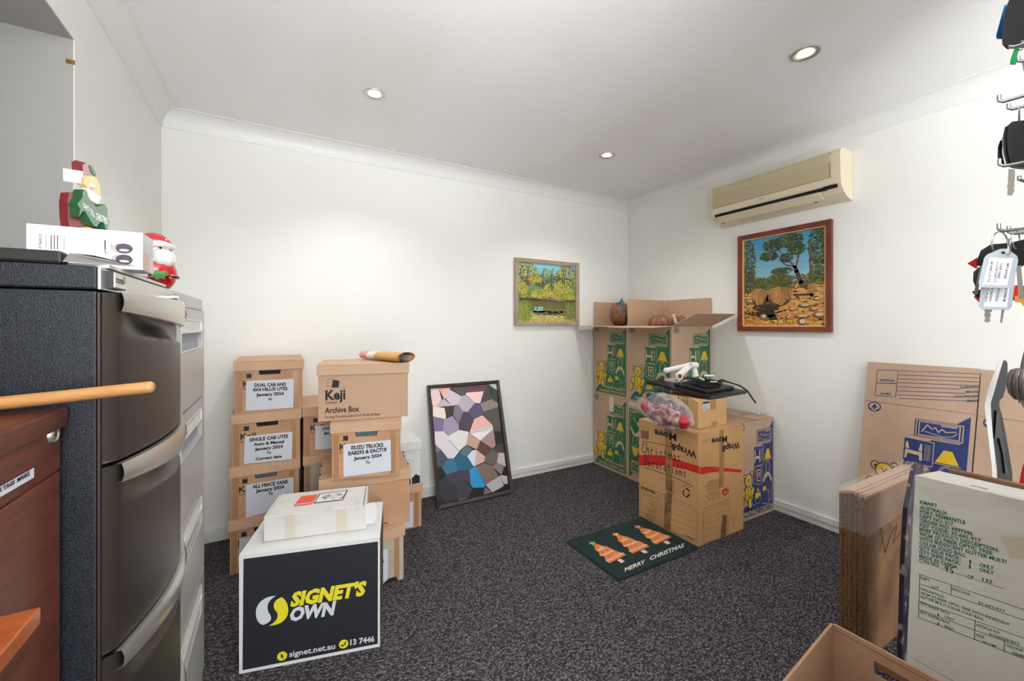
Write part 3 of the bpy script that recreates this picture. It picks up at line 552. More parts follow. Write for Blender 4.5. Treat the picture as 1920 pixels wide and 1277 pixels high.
def open_carton(name, label, x0, x1, y0, y1, z0, z1, ink, flaps, group=None):
    t = thing(name, label, 'box', ((x0+x1)/2, (y0+y1)/2, z0), group); th = .005; m = MB()
    m.box(x0, x0+th, y0, y1, z0, z1, M_CARD); m.box(x1-th, x1, y0, y1, z0, z1, M_CARD); m.box(x0+th, x1-th, y0, y0+th, z0, z1, M_CARD); m.box(x0+th, x1-th, y1-th, y1, z0, z1, M_CARD); m.box(x0+th, x1-th, y0+th, y1-th, z0, z0+th, M_CARD)
    L, Fr = carton_faces(m, x0, x1, y0, y1, z0, z1); artwork(L, y1-y0, z1-z0, ink); artwork(Fr, x1-x0, z1-z0, ink)
    m.build('carton_body', t)
    g = .004
    for side, ang, ln in flaps:              # ang: tilt of the flap above horizontal, pointing outwards
        a = math.radians(ang); o, up = math.cos(a)*ln, math.sin(a)*ln
        if side == 'left': q = [(x0, y1-g, z1), (x0, y0+g, z1), (x0-o, y0+g, z1+up), (x0-o, y1-g, z1+up)]
        if side == 'right': q = [(x1, y0+g, z1), (x1, y1-g, z1), (x1+o, y1-g, z1+up), (x1+o, y0+g, z1+up)]
        if side == 'front': q = [(x0+g, y0, z1), (x1-g, y0, z1), (x1-g, y0-o, z1+up), (x0+g, y0-o, z1+up)]
        if side == 'back': q = [(x1-g, y1, z1), (x0+g, y1, z1), (x0+g, y1+o, z1+up), (x1-g, y1+o, z1+up)]
        q = [Vector(p) for p in q]; n = (q[1]-q[0]).cross(q[3]-q[0]).normalized(); fm = MB(); fm.slab(q, n*.004, M_CARDIN)
        if side == 'front':
            ff = Face(fm, q[2], q[3]-q[2], q[1]-q[2], -n if (-n).z < 0 else n); ff.N = -n if (-n).z < 0 else n
            for k, (u0, u1) in enumerate(((.10, .30), (.13, .27))): ff.text('THIS CARTON REUSABLE' if k == 0 else 'PLEASE RECYCLE', u0, u1, .085+k*.03, .012, ink, .01)
        fm.build('flap', t)
    return t
TG = 'tall green-printed cartons in the corner'
ta, L, Fr, tp = closed_carton('moving_carton', 'closed green-printed carton on the floor in the corner, under the leftmost open carton', 2.458, 2.876, 2.462, 2.876, 0, .628, M_GREEN, group=TG)
m = MB(); m.box(2.4555, 2.458, 2.62, 2.67, .50, .628, M_CTAPE); m.build('packing_tape', ta)
tb, L, Fr, tp = closed_carton('moving_carton', 'closed green-printed carton standing upside down, mostly hidden behind the box of christmas decorations', 2.452, 2.878, 2.02, 2.452, 0, .628, M_GREEN, group=TG, flip=True)
m = MB(); m.box(2.4495, 2.452, 2.18, 2.44, .57, .628, M_CTAPE); m.build('packing_tape', tb)
open_carton('open_carton', 'open green-printed carton, left one of the upper two, touching the back wall', 2.46, 2.878, 2.462, 2.876, .6295, 1.228, M_GREEN, [('left', -1, .212), ('back', 91, .213)], TG)
open_carton('open_carton', 'open green-printed carton nearest the right wall with four spread flaps, upper of its stack', 2.436, 2.878, 2.008, 2.438, .6285, 1.228, M_GREEN, [('left', -3, .212), ('back', 90, .215), ('front', 24, .215), ('right', 90, .215)], TG)
m = MB(); m.box(2.4315, 2.4345, 2.36, 2.405, 1.06, 1.228, M_CTAPE)
# brown bundles inside
M_HAIR = mat('brown_fibre', (150, 98, 72), .4, bump=(60, .6, (5, 5, .6)), var=(40, (104, 62, 44), .4, .65, (4, 4, .5)))
M_RIB = mat('teal_ribbon', (52, 104, 118), .35); M_PINKP = mat('pink_paper', (222, 188, 178), .6)
def bundle(c, r, label, rib=None, fl=.06, tip=None):
    t = thing('fibre_bundle', label, 'bundle', (c[0], c[1], c[2]-r[2]), 'brown fibre bundles in the open cartons')
    m = MB(); m.blob(c, r, M_HAIR, lambda th, ph, d: 1+fl*math.sin(ph*9)*math.sin(th)+.05*math.sin(3*ph+1)+(-.12 if th < .35 else 0), 60, 24); m.build('fibre_body', t, smooth=True)
    if rib:
        m = MB(); top = Vector(c)+Vector((0, 0, r[2]*.94)); pts = []
        for i in range(13):
            a = -.15+1.45*i/12; pts.append(Vector(c)+Vector((-math.cos(.9)*math.sin(a)*r[0]*1.06*rib, -math.sin(a)*r[1]*1.08, math.cos(a)*r[2]*1.08)))
        for a, e in zip(pts[:-1], pts[1:]):
            wv = Vector((.013, -.006, 0)); m.slab([a-wv, a+wv, e+wv, e-wv], (-.001, -.002, .001), M_RIB)
        m.tube([top+Vector((-.02, -.01, -.005)), top+Vector((-.005, -.015, .012)), top+Vector((.006, -.01, .035))], [.012, .012, .006], M_RIB, 10)
        m.tube([top+Vector((-.04, -.012, -.012)), top+Vector((-.01, -.015, .006)), top+Vector((.018, -.01, .004))], [.011, .009, .011], M_RIB, 10)
        m.build('ribbon', t, smooth=True)
    if tip: tip(t)
bundle((2.572, 2.655, 1.325), (.085, .08, .108), 'brown fibre bundle tied with teal ribbon, sticking out of the left open carton', 1)
def tip(t):
    m = MB(); m.slab([(2.605, 2.12, 1.25), (2.635, 2.115, 1.245), (2.62, 2.135, 1.32), (2.60, 2.14, 1.315)], (.004, .006, 0), M_PINKP)
    m.build('paper_wrap', t)
bundle((2.545, 2.20, 1.240), (.085, .08, .072), 'low brown fibre bundle with pale paper showing between the flaps of the right open carton', None, .08, tip)
bundle((2.735, 2.185, 1.215), (.06, .07, .095), 'smallest dark brown fibre bundle half hidden by the raised flap of the right open carton', None, .12)

# ---- blue-printed carton
tB, L, Fr, tp = closed_carton('moving_carton', 'blue-printed removals carton between the tan box and the right wall', 2.474, 2.879, 1.548, 1.975, 0, .618, M_BLUE, lines=('REMOVALS CARTON',), left=False)
m = MB(); m.slab([(2.474, 1.56, .619), (2.674, 1.56, .619), (2.674, 1.97, .622), (2.474, 1.97, .622)], (0, 0, .003), M_CARD)
m.slab([(2.679, 1.56, .622), (2.879, 1.56, .619), (2.879, 1.97, .619), (2.679, 1.97, .624)], (0, 0, .003), M_CARD)
ff = Face(m, (2.474, 1.56, .6265), (1, 0, 0), (0, 1, 0), (0, 0, 1)); ff.text('SIZE-05', .19, .09, .30, -.022, M_BLUE, .01); ff.text('TEACHEST', .36, .22, .12, -.02, M_BLUE, .01)
m.build('top_flaps', tB)
for x_, r_, lb in ((2.76, .016, 'thin curled wire on the blue-printed carton, the one nearer the tan box'), (2.84, .014, 'thin curled wire on the blue-printed carton, the one nearer the right wall')):
    m = MB(); m.tube([(x_+r_*math.cos(a*.5), 1.56+.003*a, .628+r_*.9*(1+math.sin(a*.5))) for a in range(12)], .0012, M_CHROME, 5); tag(m.build('wire_hook', smooth=True), lb, 'wire')

# ---- tan christmas decorations box
wx0, wx1, wy0, wy1, wz = 2.03, 2.452, 1.497, 1.93, .624
tW = thing('storage_carton', 'tan carton with red wave band and handwritten Christmas Decorations, beside the doormat', 'box', ((wx0+wx1)/2, (wy0+wy1)/2, 0))
m = MB(); m.box(wx0, wx1, wy0, wy1, 0, wz, M_WRAP); A_ = Face(m, (wx0, wy1, 0), (0, -1, 0), (0, 0, 1), (-1, 0, 0)); B_ = Face(m, (wx0, wy0, 0), (1, 0, 0), (0, 0, 1), (0, -1, 0))
qa = lambda x, y: (1190+x/5.107, 780+y/5.107); qb = lambda x, y: (1300+x/5.106, 780+y/5.106)
def T(f, q, st, x0, y0, x1, y1, h, mm=M_INK, bo=.015, l=3): a = q(x0, y0); c = q(x1, y1); k = 5.107; f.textpx(st, a[0], a[1], c[0], c[1], h/k, h/k, mm, bo, l)
def R(f, q, pts, mm, l=2): f.poly([q(*p) for p in pts], mm, l, px=True)
def LN(f, q, pts, wd, mm, l=3, c=False): f.line([q(*p) for p in pts], wd, mm, l, px=True, closed=c)
R(A_, qa, [(38, 375), (150, 372), (300, 385), (450, 430), (617, 482), (620, 555), (500, 515), (330, 478), (200, 468), (38, 475)], M_RED, 1)
T(A_, qa, 'Wrap&', 592, 345, 345, 258, -62, bo=.03); T(A_, qa, 'Move', 400, 178, 190, 128, -62, bo=.03)
hand(A_, 'Christmas', *qa(70, 345), *qa(450, 440), 95/5.107, .004, M_INK, 5); hand(A_, 'Decorations', *qa(92, 468), *qa(505, 590), 95/5.107, .004, M_INK, 5)
LN(A_, qa, [(75, 237), (250, 270), (375, 300)], .0025, M_INK, 5); LN(A_, qa, [(130, 505), (97, 493), (200, 525), (420, 600), (562, 676)], .003, M_INK, 5)
LN(A_, qa, [(60, 97), (135, 118), (140, 132), (62, 112)], .0015, M_INKSOFT, 2, True)
for k in range(11): x = 60+k*7; R(A_, qa, [(x, 130+k*1.6), (x+3+(k % 3), 131+k*1.6), (x+3+(k % 3), 212+k*1.6), (x, 211+k*1.6)], M_INKSOFT, 2)
LN(A_, qa, [(305, 622), (377, 652), (377, 735), (305, 708)], .0025, M_INK, 3, True)
for x in (328, 350): LN(A_, qa, [(x, 660+(x-328)*.4), (x, 705+(x-328)*.4)], .005, M_INK); LN(A_, qa, [(x-7, 694), (x, 712+(x-328)*.4), (x+7, 700)], .003, M_INK)
LN(A_, qa, [(315, 645), (368, 668)], .003, M_INK); T(A_, qa, 'THIS WAY UP', 380, 622, 303, 600, -9, bo=.005); T(A_, qa, 'RECYCLABLE', 543, 685, 455, 655, -9, bo=.005)
for k in range(3):
    a0 = k*2.094+.3; cxx, cyy = 497, 735
    LN(A_, qa, [(cxx+30*math.cos(a0+t_), cyy+38*math.sin(a0+t_)) for t_ in (0, .5, 1.0, 1.4)], .0075, M_INK)
T(A_, qa, 'FRAGILE', 195, 720, 62, 672, -26, bo=.03); LN(A_, qa, [(205, 722), (238, 737), (238, 775), (205, 760)], .0015, M_INK, 3, True)
LN(A_, qa, [(58, 720), (238, 790), (238, 1048), (58, 962)], .0015, M_INK, 3, True); LN(A_, qa, [(75, 745), (225, 805)], .001, M_INK)
for k, wd_ in enumerate((45, 62, 50, 78, 66, 95, 92, 70)): T(A_, qa, ['LOUNGE', 'KITCHEN', 'STUDY', 'BATHROOM', 'LAUNDRY', 'MAIN BEDROOM', 'OTHER BEDROOM', 'GARAGE'][k], 200, 828+k*25, 200-wd_, 805+k*25, -10, bo=.02); LN(A_, qa, [(208, 818+k*25), (220, 823+k*25), (220, 838+k*25), (208, 833+k*25)], .001, M_INK, 3, True)
LN(A_, qa, [(256, 742), (600, 884), (600, 1222), (256, 1058)], .0015, M_INK, 3, True); LN(A_, qa, [(268, 760), (268, 1060)], .001, M_INK)
for k in range(6): LN(A_, qa, [(275, 775+k*58), (580, 908+k*58)], .001, M_INK)
T(A_, qa, 'CONTENTS:', 578, 1180, 478, 1132, -13, bo=.02)
# right-hand side of the same box
R(B_, qb, [(62, 490), (180, 484), (320, 498), (462, 515), (462, 542), (300, 530), (180, 540), (62, 562)], M_RED, 1)
T(B_, qb, 'Wrap&', 442, 245, 268, 290, -62, bo=.03); T(B_, qb, 'Move', 322, 190, 172, 218, -58, bo=.03)
LN(B_, qb, [(85, 240), (155, 222), (155, 238), (85, 257)], .0015, M_INKSOFT, 2, True)
T(B_, qb, 'TIP:', 225, 590, 202, 596, -16, M_CREAM)
for k in range(11): a0 = 258; x1 = [155, 140, 125, 112, 132, 118, 140, 150, 116, 134, 137][k]; T(B_, qb, ['wrap each item and', 'place the heaviest at', 'the base of the carton', 'fill the gaps with paper', 'so nothing will shift', 'close and tape the seams', 'mark the room clearly', 'on the printed panel', 'keep boxes dry and flat', 'stack no more than', 'three cartons high'][k], a0, 598+k*18, x1, 620+k*18, -10, M_INKSOFT, .01)
c_ = B_.px(*qb(305, 725)); r_ = B_.px(*qb(338, 722)); B_.ell(c_[0], c_[1], abs(r_[0]-c_[0]), .021, M_RED, 3, n=28); T(B_, qb, 'TIP', 328, 712, 282, 722, -24, M_CREAM, .02, 5)
LN(B_, qb, [(98, 888), (338, 800), (330, 1150), (96, 1230)], .0015, M_INK, 3, True)
for k in range(6): LN(B_, qb, [(112, 915+k*60), (325-k*1, 835+k*62)], .001, M_INK)
m.build('carton_body', tW)
m = MB(); f2 = Face(m, (wx0, wy1, 0), (0, -1, 0), (0, 0, 1), (-1, 0, 0), .0006); M_TR = mat('translucent_tape', (190, 140, 88), .25, alpha=.72, coat=.4)
f2.poly([qa(*p) for p in ((290, 100), (360, 122), (362, 735), (298, 712))], M_TR, 1, px=True); m.build('packing_tape', tW); m = MB(); f2.mb = m; f2.poly([qa(*p) for p in ((290, 760), (305, 722), (362, 738), (350, 900), (346, 1098), (280, 1068))], M_TAPED, 2, px=True)
m.build('packing_tape', tW)
m = MB(); f2 = Face(m, (wx0, wy0, 0), (1, 0, 0), (0, 0, 1), (0, -1, 0), .0006); f2.poly([qb(*p) for p in ((248, 140), (292, 128), (290, 680), (246, 690))], M_TR, 1, px=True); m.build('packing_tape', tW); m = MB(); f2.mb = m; f2.poly([qb(*p) for p in ((282, 950), (320, 942), (312, 1130), (322, 1140), (262, 1165), (262, 1100))], M_TAPED, 2, px=True)
m.build('packing_tape', tW)
m = MB(); m.slab([(wx0, wy0, wz), (wx0+.21, wy0, wz), (wx0+.209, wy1, wz+.002), (wx0, wy1, wz)], (0, 0, .004), M_WRAP); m.slab([(wx0+.213, wy0, wz+.001), (wx1, wy0, wz+.003), (wx1, wy1, wz+.002), (wx0+.213, wy1, wz)], (0, 0, .004), M_WRAP); m.build('top_flaps', tW)

# ---- small carton on top, monitor, arm, cables, bag
sz = wz+.0078; sx0, sx1, sy0, sy1, st_ = 2.115, 2.385, 1.56, 1.86, sz+.158
tS = thing('small_carton', 'small plain tan carton lying under the black monitor', 'box', ((sx0+sx1)/2, (sy0+sy1)/2, sz))
m = MB(); m.box(sx0, sx1, sy0, sy1, sz, st_, mat('small_board', (204, 164, 112), .7, bump=(25, .1))); fl = Face(m, (sx0, sy1, sz), (0, -1, 0), (0, 0, 1), (-1, 0, 0)); ff = Face(m, (sx0, sy0, sz), (1, 0, 0), (0, 0, 1), (0, -1, 0))
q8 = lambda x, y: (1180+x/7.68, 660+y/7.68)
hand(fl, 'FILE', *q8(700, 700), *q8(870, 770), 12, .004, M_INK, 3); fl.line([q8(520, 575), q8(720, 620), q8(930, 700)], .003, M_INK, 3, px=True)
ff.line([q8(1330, 930), q8(1412, 860)], .0015, M_INKSOFT, 2, px=True); m.build('carton_body', tS)
m = MB(); f2 = Face(m, (sx0, sy0, sz), (1, 0, 0), (0, 0, 1), (0, -1, 0), .0006); f2.poly([q8(*p) for p in ((1050, 722), (1155, 706), (1155, 825), (1052, 840))], M_PAPER, 2, px=True); f2.poly([q8(*p) for p in ((1055, 722), (1152, 708), (1152, 735), (1056, 750))], M_INK, 3, px=True)
for k in range(9): f2.line([q8(1066+k*8, 812-k), q8(1066+k*8, 828-k)], .0012, M_INK, 3, px=True)
for k in range(3): f2.line([q8(1062, 770+k*12), q8(1130, 761+k*12)], .001, M_INK, 3, px=True)
m.build('address_label', tS)
m = MB(); f2 = Face(m, (sx0, sy0, sz), (1, 0, 0), (0, 0, 1), (0, -1, 0), .0006); f2.poly([q8(*p) for p in ((1168, 700), (1248, 685), (1246, 820), (1165, 835))], M_TR, 2, px=True); m.build('packing_tape', tS); m = MB(); f2.mb = m; f2.poly([q8(*p) for p in ((1180, 1012), (1262, 992), (1262, 1080), (1180, 1100))], M_TR, 2, px=True); m.build('packing_tape', tS)

mz = st_+.001
c1 = hit(1332.3, 749.8, Vector((0, 0, mz+.0)), Vector((0, 0, 1))); c2 = hit(1400, 738.5, Vector((0, 0, mz)), Vector((0, 0, 1))); c3 = P(1212.5, 719.5, 2.75)
ux = (c2-c1); uy = (c3-c1); c4 = c2+uy
tM = thing('computer_monitor', 'black flat monitor lying face down on the small tan carton', 'monitor', ((c1+c4)/2))
m = MB(); m.slab([c1, c2, c4, c3], (0, 0, .02), M_BLACKP); m.build('monitor_casing', tM, bevel=.003)
def MP(a, e, z=0): return c1+ux*a+uy*e+Vector((0, 0, .02+z))
m = MB(); m.slab([MP(.12, .12), MP(.88, .12), MP(.88, .62), MP(.12, .62)], (0, 0, .022), M_BLACKP); m.build('rear_housing', tM, bevel=.006)
m = MB(); m.slab([MP(.3, .66), MP(.7, .66), MP(.7, .9), MP(.3, .9)], (0, 0, .014), M_GREYP); f3 = Face(m, MP(.3, .66, .0142), ux, uy, (0, 0, 1)); f3.rect(.02, .02, .09, .05, M_DARK, 2); m.build('port_panel', tM, bevel=.002)
tA = thing('monitor_arm', 'white jointed monitor arm resting on the back of the black monitor', 'monitor arm', MP(.5, .5, .03))
pz = lambda x, y, t: P(*q8(x, y), t)
m = MB(); m.tube([pz(535, 268, 2.47), pz(700, 235, 2.45), pz(870, 195, 2.43)], [.0155, .017, .017], M_WHITEP, 16); m.blob(pz(535, 268, 2.47), (.018,)*3, M_WHITEP); m.build('upper_arm', tA, smooth=True)
m = MB(); m.tube([pz(700, 345, 2.38), pz(775, 290, 2.40), pz(850, 215, 2.42)], [.018, .019, .017], M_WHITEP, 16); m.build('lower_arm', tA, smooth=True)
m = MB(); a = pz(712, 345, 2.372); m.tube([a, a+Vector((-.006, -.012, 0))], .0195, M_WHITEP, 24); m.tube([a+Vector((-.0061, -.0121, 0)), a+Vector((-.0065, -.013, 0))], .0125, M_INKSOFT, 20); m.build('pivot', tA)
m = MB(); m.tube([pz(870, 190, 2.43), pz(955, 190, 2.45)], [.019, .018], M_WHITEP, 16); m.blob(pz(958, 190, 2.45), (.018,)*3, M_WHITEP); m.tube([pz(930, 215, 2.45), pz(945, 300, 2.44), pz(950, 345, 2.44)], [.014, .017, .020], M_WHITEP, 14); m.build('elbow_joint', tA, smooth=True)
m = MB(); m.tube([pz(715, 370, 2.40), pz(705, 420, 2.40)], .006, M_WHITEP, 10); m.slab([pz(660, 420, 2.42), pz(740, 440, 2.38), pz(840, 415, 2.42), pz(750, 400, 2.46)], (0, 0, .004), M_GREYP); m.build('mounting_plate', tA)
def curl(ctr, rx, ry, turns, z, seed, name, label, ext=None, r=.0034):
    rnd = random.Random(seed); pts = []; n = int(26*turns)
    for i in range(n):
        a = 2*math.pi*i/26; k = 1+.16*math.sin(a*.37+seed)+rnd.uniform(-.03, .03); dx = (c2-c1).normalized()*rx*k*math.cos(a)+uy.normalized()*ry*k*math.sin(a)
        pts.append(ctr+dx+Vector((0, 0, z+.008*math.sin(a*.6+seed)+.004*i/26)))
    if ext: pts += ext
    m = MB(); m.tube(pts, r, M_BLACKR, 7); return tag(m.build(name, smooth=True), label, 'cable', 'cables coiled on the monitor')
hp = Vector((0, 0, 0))
cab0 = curl(MP(.5, .30, .03), .085, .05, 4, 0, 1, 'coiled_cable', 'thick black coiled cable with two ends hanging past the right edge of the monitor', [pz(1330, 400, 2.35), pz(1450, 440, 2.33), pz(1600, 490, 2.32), pz(1700, 560, 2.30), pz(1780, 680, 2.30), pz(1822, 735, 2.30)], .0045)
curl(MP(.45, .45, .026), .07, .07, 3, 0, 4, 'coiled_cable', 'middle black cable loops lying across the rear housing', [pz(1400, 430, 2.36), pz(1560, 470, 2.34), pz(1690, 560, 2.32), pz(1760, 650, 2.31)])
curl(MP(.3, .22, .024), .06, .04, 2.5, 0, 9, 'coiled_cable', 'thin black cable loops nearest the front corner of the monitor', None, .0028)
m = MB(); m.tube([pz(850, 350, 2.40), pz(740, 430, 2.34), pz(760, 500, 2.31), pz(700, 530, 2.32), pz(560, 545, 2.36), pz(440, 560, 2.4)], .0025, M_BLACKR, 7)
tag(m.build('loose_cable', smooth=True), 'single thin black cable trailing off the left edge of the monitor', 'cable')
m = MB(); m.tube([pz(1080, 340, 2.42), pz(1215, 345, 2.42)], .006, M_WHITEP, 10); tag(m.build('cable_plug', smooth=True), 'longer white cable plug on the black cable coil, right of the monitor arm', 'plug')
m = MB(); m.tube([pz(1010, 375, 2.4), pz(1080, 405, 2.38)], .0045, M_WHITEP, 8); tag(m.build('cable_plug', smooth=True), 'shorter slanted white cable plug between the monitor arm and the longer plug', 'plug')
m = MB(); m.slab([pz(1170, 418, 2.36), pz(1268, 420, 2.36), pz(1268, 436, 2.36), pz(1170, 436, 2.36)], (0, .002, 0), M_PAPER); m.build('cable_tag', cab0)

# clear bag of decorations
tG = thing('plastic_bag', 'clear plastic bag stuffed with red, blush and black decorations on the tan carton', 'bag', (2.12, 1.75, wz+.007))
M_BAG = mat('clear_plastic_film', (220, 216, 216), .1, alpha=.22, bump=(45, 1, (1, 1, 2)), spec=.9); M_BR = mat('red_decoration', (186, 40, 56), .35, bump=(30, .4)); M_BP = mat('blush_decoration', (206, 176, 170), .45, bump=(30, .4)); M_BK = mat('black_tinsel', (30, 32, 36), .35, bump=(70, 1)); M_GRYT = mat('grey_tinsel', (96, 98, 102), .3, bump=(70, 1))
bq = lambda x, y, t: P(*q8(x, y), t)
def stuffing():
    m = D.materials.new('mixed_decorations'); m.use_nodes = True; nt = m.node_tree; b = nt.nodes['Principled BSDF']; b.inputs['Roughness'].default_value = .4
    tc = nt.nodes.new('ShaderNodeTexCoord'); n = nt.nodes.new('ShaderNodeTexNoise'); n.inputs['Scale'].default_value = 15; n.inputs['Detail'].default_value = 2; n.inputs['Distortion'].default_value = 1.2
    r = nt.nodes.new('ShaderNodeValToRGB'); cr = r.color_ramp; cr.elements[0].position = .36; cr.elements[0].color = (*lin((110, 30, 42)), 1); cr.elements[1].position = .66; cr.elements[1].color = (*lin((212, 190, 180)), 1)
    for p, c in ((.44, (176, 48, 62)), (.50, (196, 150, 146)), (.56, (204, 184, 176)), (.60, (150, 60, 66))): e = cr.elements.new(p); e.color = (*lin(c), 1)
    nt.links.new(tc.outputs['Object'], n.inputs['Vector']); nt.links.new(n.outputs['Fac'], r.inputs[0]); nt.links.new(r.outputs[0], b.inputs['Base Color']); return m
cen = bq(515, 860, 2.42); ax = (bq(800, 1000, 2.33)-bq(240, 760, 2.50)).normalized()
rotm = Matrix((ax, Vector((0, 0, 1)).cross(ax).normalized(), ax.cross(Vector((0, 0, 1)).cross(ax).normalized()))).transposed()
def lump(th, ph, d): return 1+.10*math.sin(4*ph+3*d.x)*math.sin(2*th+1)+.06*math.sin(7*ph+5*th)+.04*math.sin(13*d.x+6*d.z)
m = MB(); m.blob(cen+Vector((0, 0, -.006)), (.140, .062, .070), stuffing(), lump, 64, 40, rotm); m.v = [Vector((v.x, v.y, max(v.z, wz+.009))) for v in m.v]; m.build('decorations', tG, smooth=True)
for k, (c, r, mm) in enumerate([((770, 1000, 2.325), (.036, .040, .038), M_BR), ((245, 770, 2.49), (.036, .036, .042), M_BR), ((345, 770, 2.46), (.034, .034, .036), M_BP)]):
    m = MB(); m.blob(bq(*c), r, mm, lambda th, ph, d: 1+.10*math.sin(4*ph+k)+.07*math.sin(5*th)); m.build('bauble', tG, smooth=True)
m = MB(); rr = random.Random(3)
for k in range(46):
    a = k/45; m.blob(bq(300+a*500+rr.uniform(-30, 30), 640+a*235+rr.uniform(-35, 45), 2.455-.12*a), (rr.uniform(.012, .024), rr.uniform(.010, .02), rr.uniform(.008, .018)), M_BK if k % 3 else M_GRYT, lambda th, ph, d: 1+.25*math.sin(5*ph+k)*math.sin(4*th), 14, 9)
m.build('tinsel', tG)
def bagf(th, ph, d): return 1+.05*math.sin(7*ph+3*d.x)+.05*math.sin(9*th+2*ph)+.035*math.sin(17*ph+4*th)+.02*math.sin(31*ph)
m = MB(); m.blob(cen+Vector((0, 0, .004)), (.162, .078, .092), M_BAG, bagf, 90, 50, rotm)
m.v = [Vector((v.x, v.y, max(v.z, wz+.0085))) for v in m.v]; m.build('plastic_film', tG, smooth=True)
m = MB(); k0 = bq(440, 550, 2.40); m.tube([k0+Vector((-.01, 0, -.004)), k0+Vector((.012, 0, .002))], .007, M_BLACKP, 8); m.build('bag_tie', tG); m = MB(); m.tube([bq(800, 920, 2.33), bq(880, 900, 2.32), bq(930, 945, 2.31)], [.012, .02, .002], M_BAG, 7); m.build('twisted_end', tG)

# ------------------------------------------------------------------ doormat
mx0, mx1, my0, my1 = 1.418, 2.024, 1.478, 1.902
tD = thing('doormat', 'dark green coir doormat with three orange trees and MERRY CHRISTMAS', 'doormat', ((mx0+mx1)/2, (my0+my1)/2, 0))
M_COIR = mat('dark_green_coir', (20, 50, 48), .95, bump=(500, 1), var=(500, (10, 32, 30), .35, .65)); M_OR = mat('orange_coir', (226, 124, 48), .9, bump=(500, 1)); M_WC = mat('white_coir', (214, 206, 196), .9, bump=(500, 1))
m = MB(); nx, ny = 60, 42; vs = []; fs = []
for j in range(ny+1):
    for i in range(nx+1):
        e = min(i, nx-i, j, ny-j); vs.append((mx0+(mx1-mx0)*i/nx+(random.uniform(-.0015, .0015) if e == 0 else 0), my0+(my1-my0)*j/ny, (.012 if e > 0 else .002)+random.uniform(-.0008, .0004)))
for j in range(ny):
    for i in range(nx): a = j*(nx+1)+i; fs.append((a, a+1, a+nx+2, a+nx+1))
m.add(vs, fs, M_COIR); m.build('coir_pile', tD)
m = MB(); m.box(mx0+.003, mx1-.003, my0+.003, my1-.003, 0, .006, M_BLACKR); m.build('rubber_backing', tD)
m = MB(); f = Face(m, (mx0, my0, .0125), (1, 0, 0), (0, 1, 0), (0, 0, 1), .0003); q9 = lambda x, y: (1040+x/6.4, 940+y/6.4)
for (sx, sy, scol, tree, trunk) in (((455, 505), 0, (120, 180, 70), [(470, 520), (520, 515), (600, 545), (612, 535), (700, 580), (720, 590), (862, 640), (655, 745), (612, 705), (590, 655), (545, 660), (530, 610), (490, 590)], [(748, 708), (790, 688), (842, 722), (800, 742)]),
                                    ((738, 400), 0, (240, 170, 40), [(745, 415), (800, 412), (880, 430), (905, 440), (990, 478), (1010, 475), (1140, 540), (930, 628), (890, 580), (870, 545), (830, 550), (805, 500), (765, 480)], [(1028, 598), (1072, 580), (1122, 612), (1080, 626)]),
                                    ((1000, 308), 0, (214, 140, 120), [(1020, 325), (1070, 322), (1160, 340), (1170, 350), (1260, 372), (1285, 385), (1402, 430), (1215, 518), (1170, 485), (1140, 445), (1100, 440), (1080, 400), (1040, 380)], [(1300, 490), (1345, 468), (1392, 502), (1350, 518)])):
    f.poly([f.px(*q9(*p)) for p in tree], M_OR, 1); f.poly([f.px(*q9(*p)) for p in trunk], M_WC, 1)
    c = f.px(*q9(*sx)); st = []
    for k in range(10): a = math.radians(8)+math.pi*k/5+1.57; r = .028 if k % 2 == 0 else .011; st.append((c[0]+r*math.cos(a), c[1]+r*math.sin(a)))
    mm = mat('star_%d_coir' % scol[0], scol, .9); f.poly(st, mm, 2)
    tp_, bl, br = Vector(f.px(*q9(*tree[0]))), Vector(f.px(*q9(*tree[7]))), Vector(f.px(*q9(*tree[6])))
    for k, q in enumerate((.33, .6, .88)):           # garlands across the tree, fringed
        a = tp_.lerp(bl, q); e = tp_.lerp(br, q)
        f.line([tuple(a+(a-e)*.06), tuple(a.lerp(e, .5)+(bl-tp_)*.03), tuple(e+(e-a)*.06)], .006, M_WC, 3)
        for s_ in range(9): g_ = a.lerp(e, (s_+.5)/9); f.line([tuple(g_), tuple(g_+(bl+br-tp_*2)*.5*(-.06))], .004, M_WC, 3)
        for s_, cc in ((.25, M_RED), (.7, M_GREEN if k == 1 else M_YEL)): g_ = a.lerp(e, s_)+(tp_-(bl+br)/2)*.10; f.ell(g_.x, g_.y, .006, .006, cc, 4, n=8)
f.textpx('MERRY', *q9(842, 848), *q9(1085, 745), 7.2, 7.2, M_WC, .03, 2); f.textpx('CHRISTMAS', *q9(1142, 712), *q9(1552, 548), 7.2, 7.2, M_WC, .03, 2)
c = f.px(*q9(228, 500)); f.ring(c[0], c[1], .012, .02, .002, mat('faded_coir', (70, 100, 84), .9), 2, .8)
m.build('tree_design', tD)

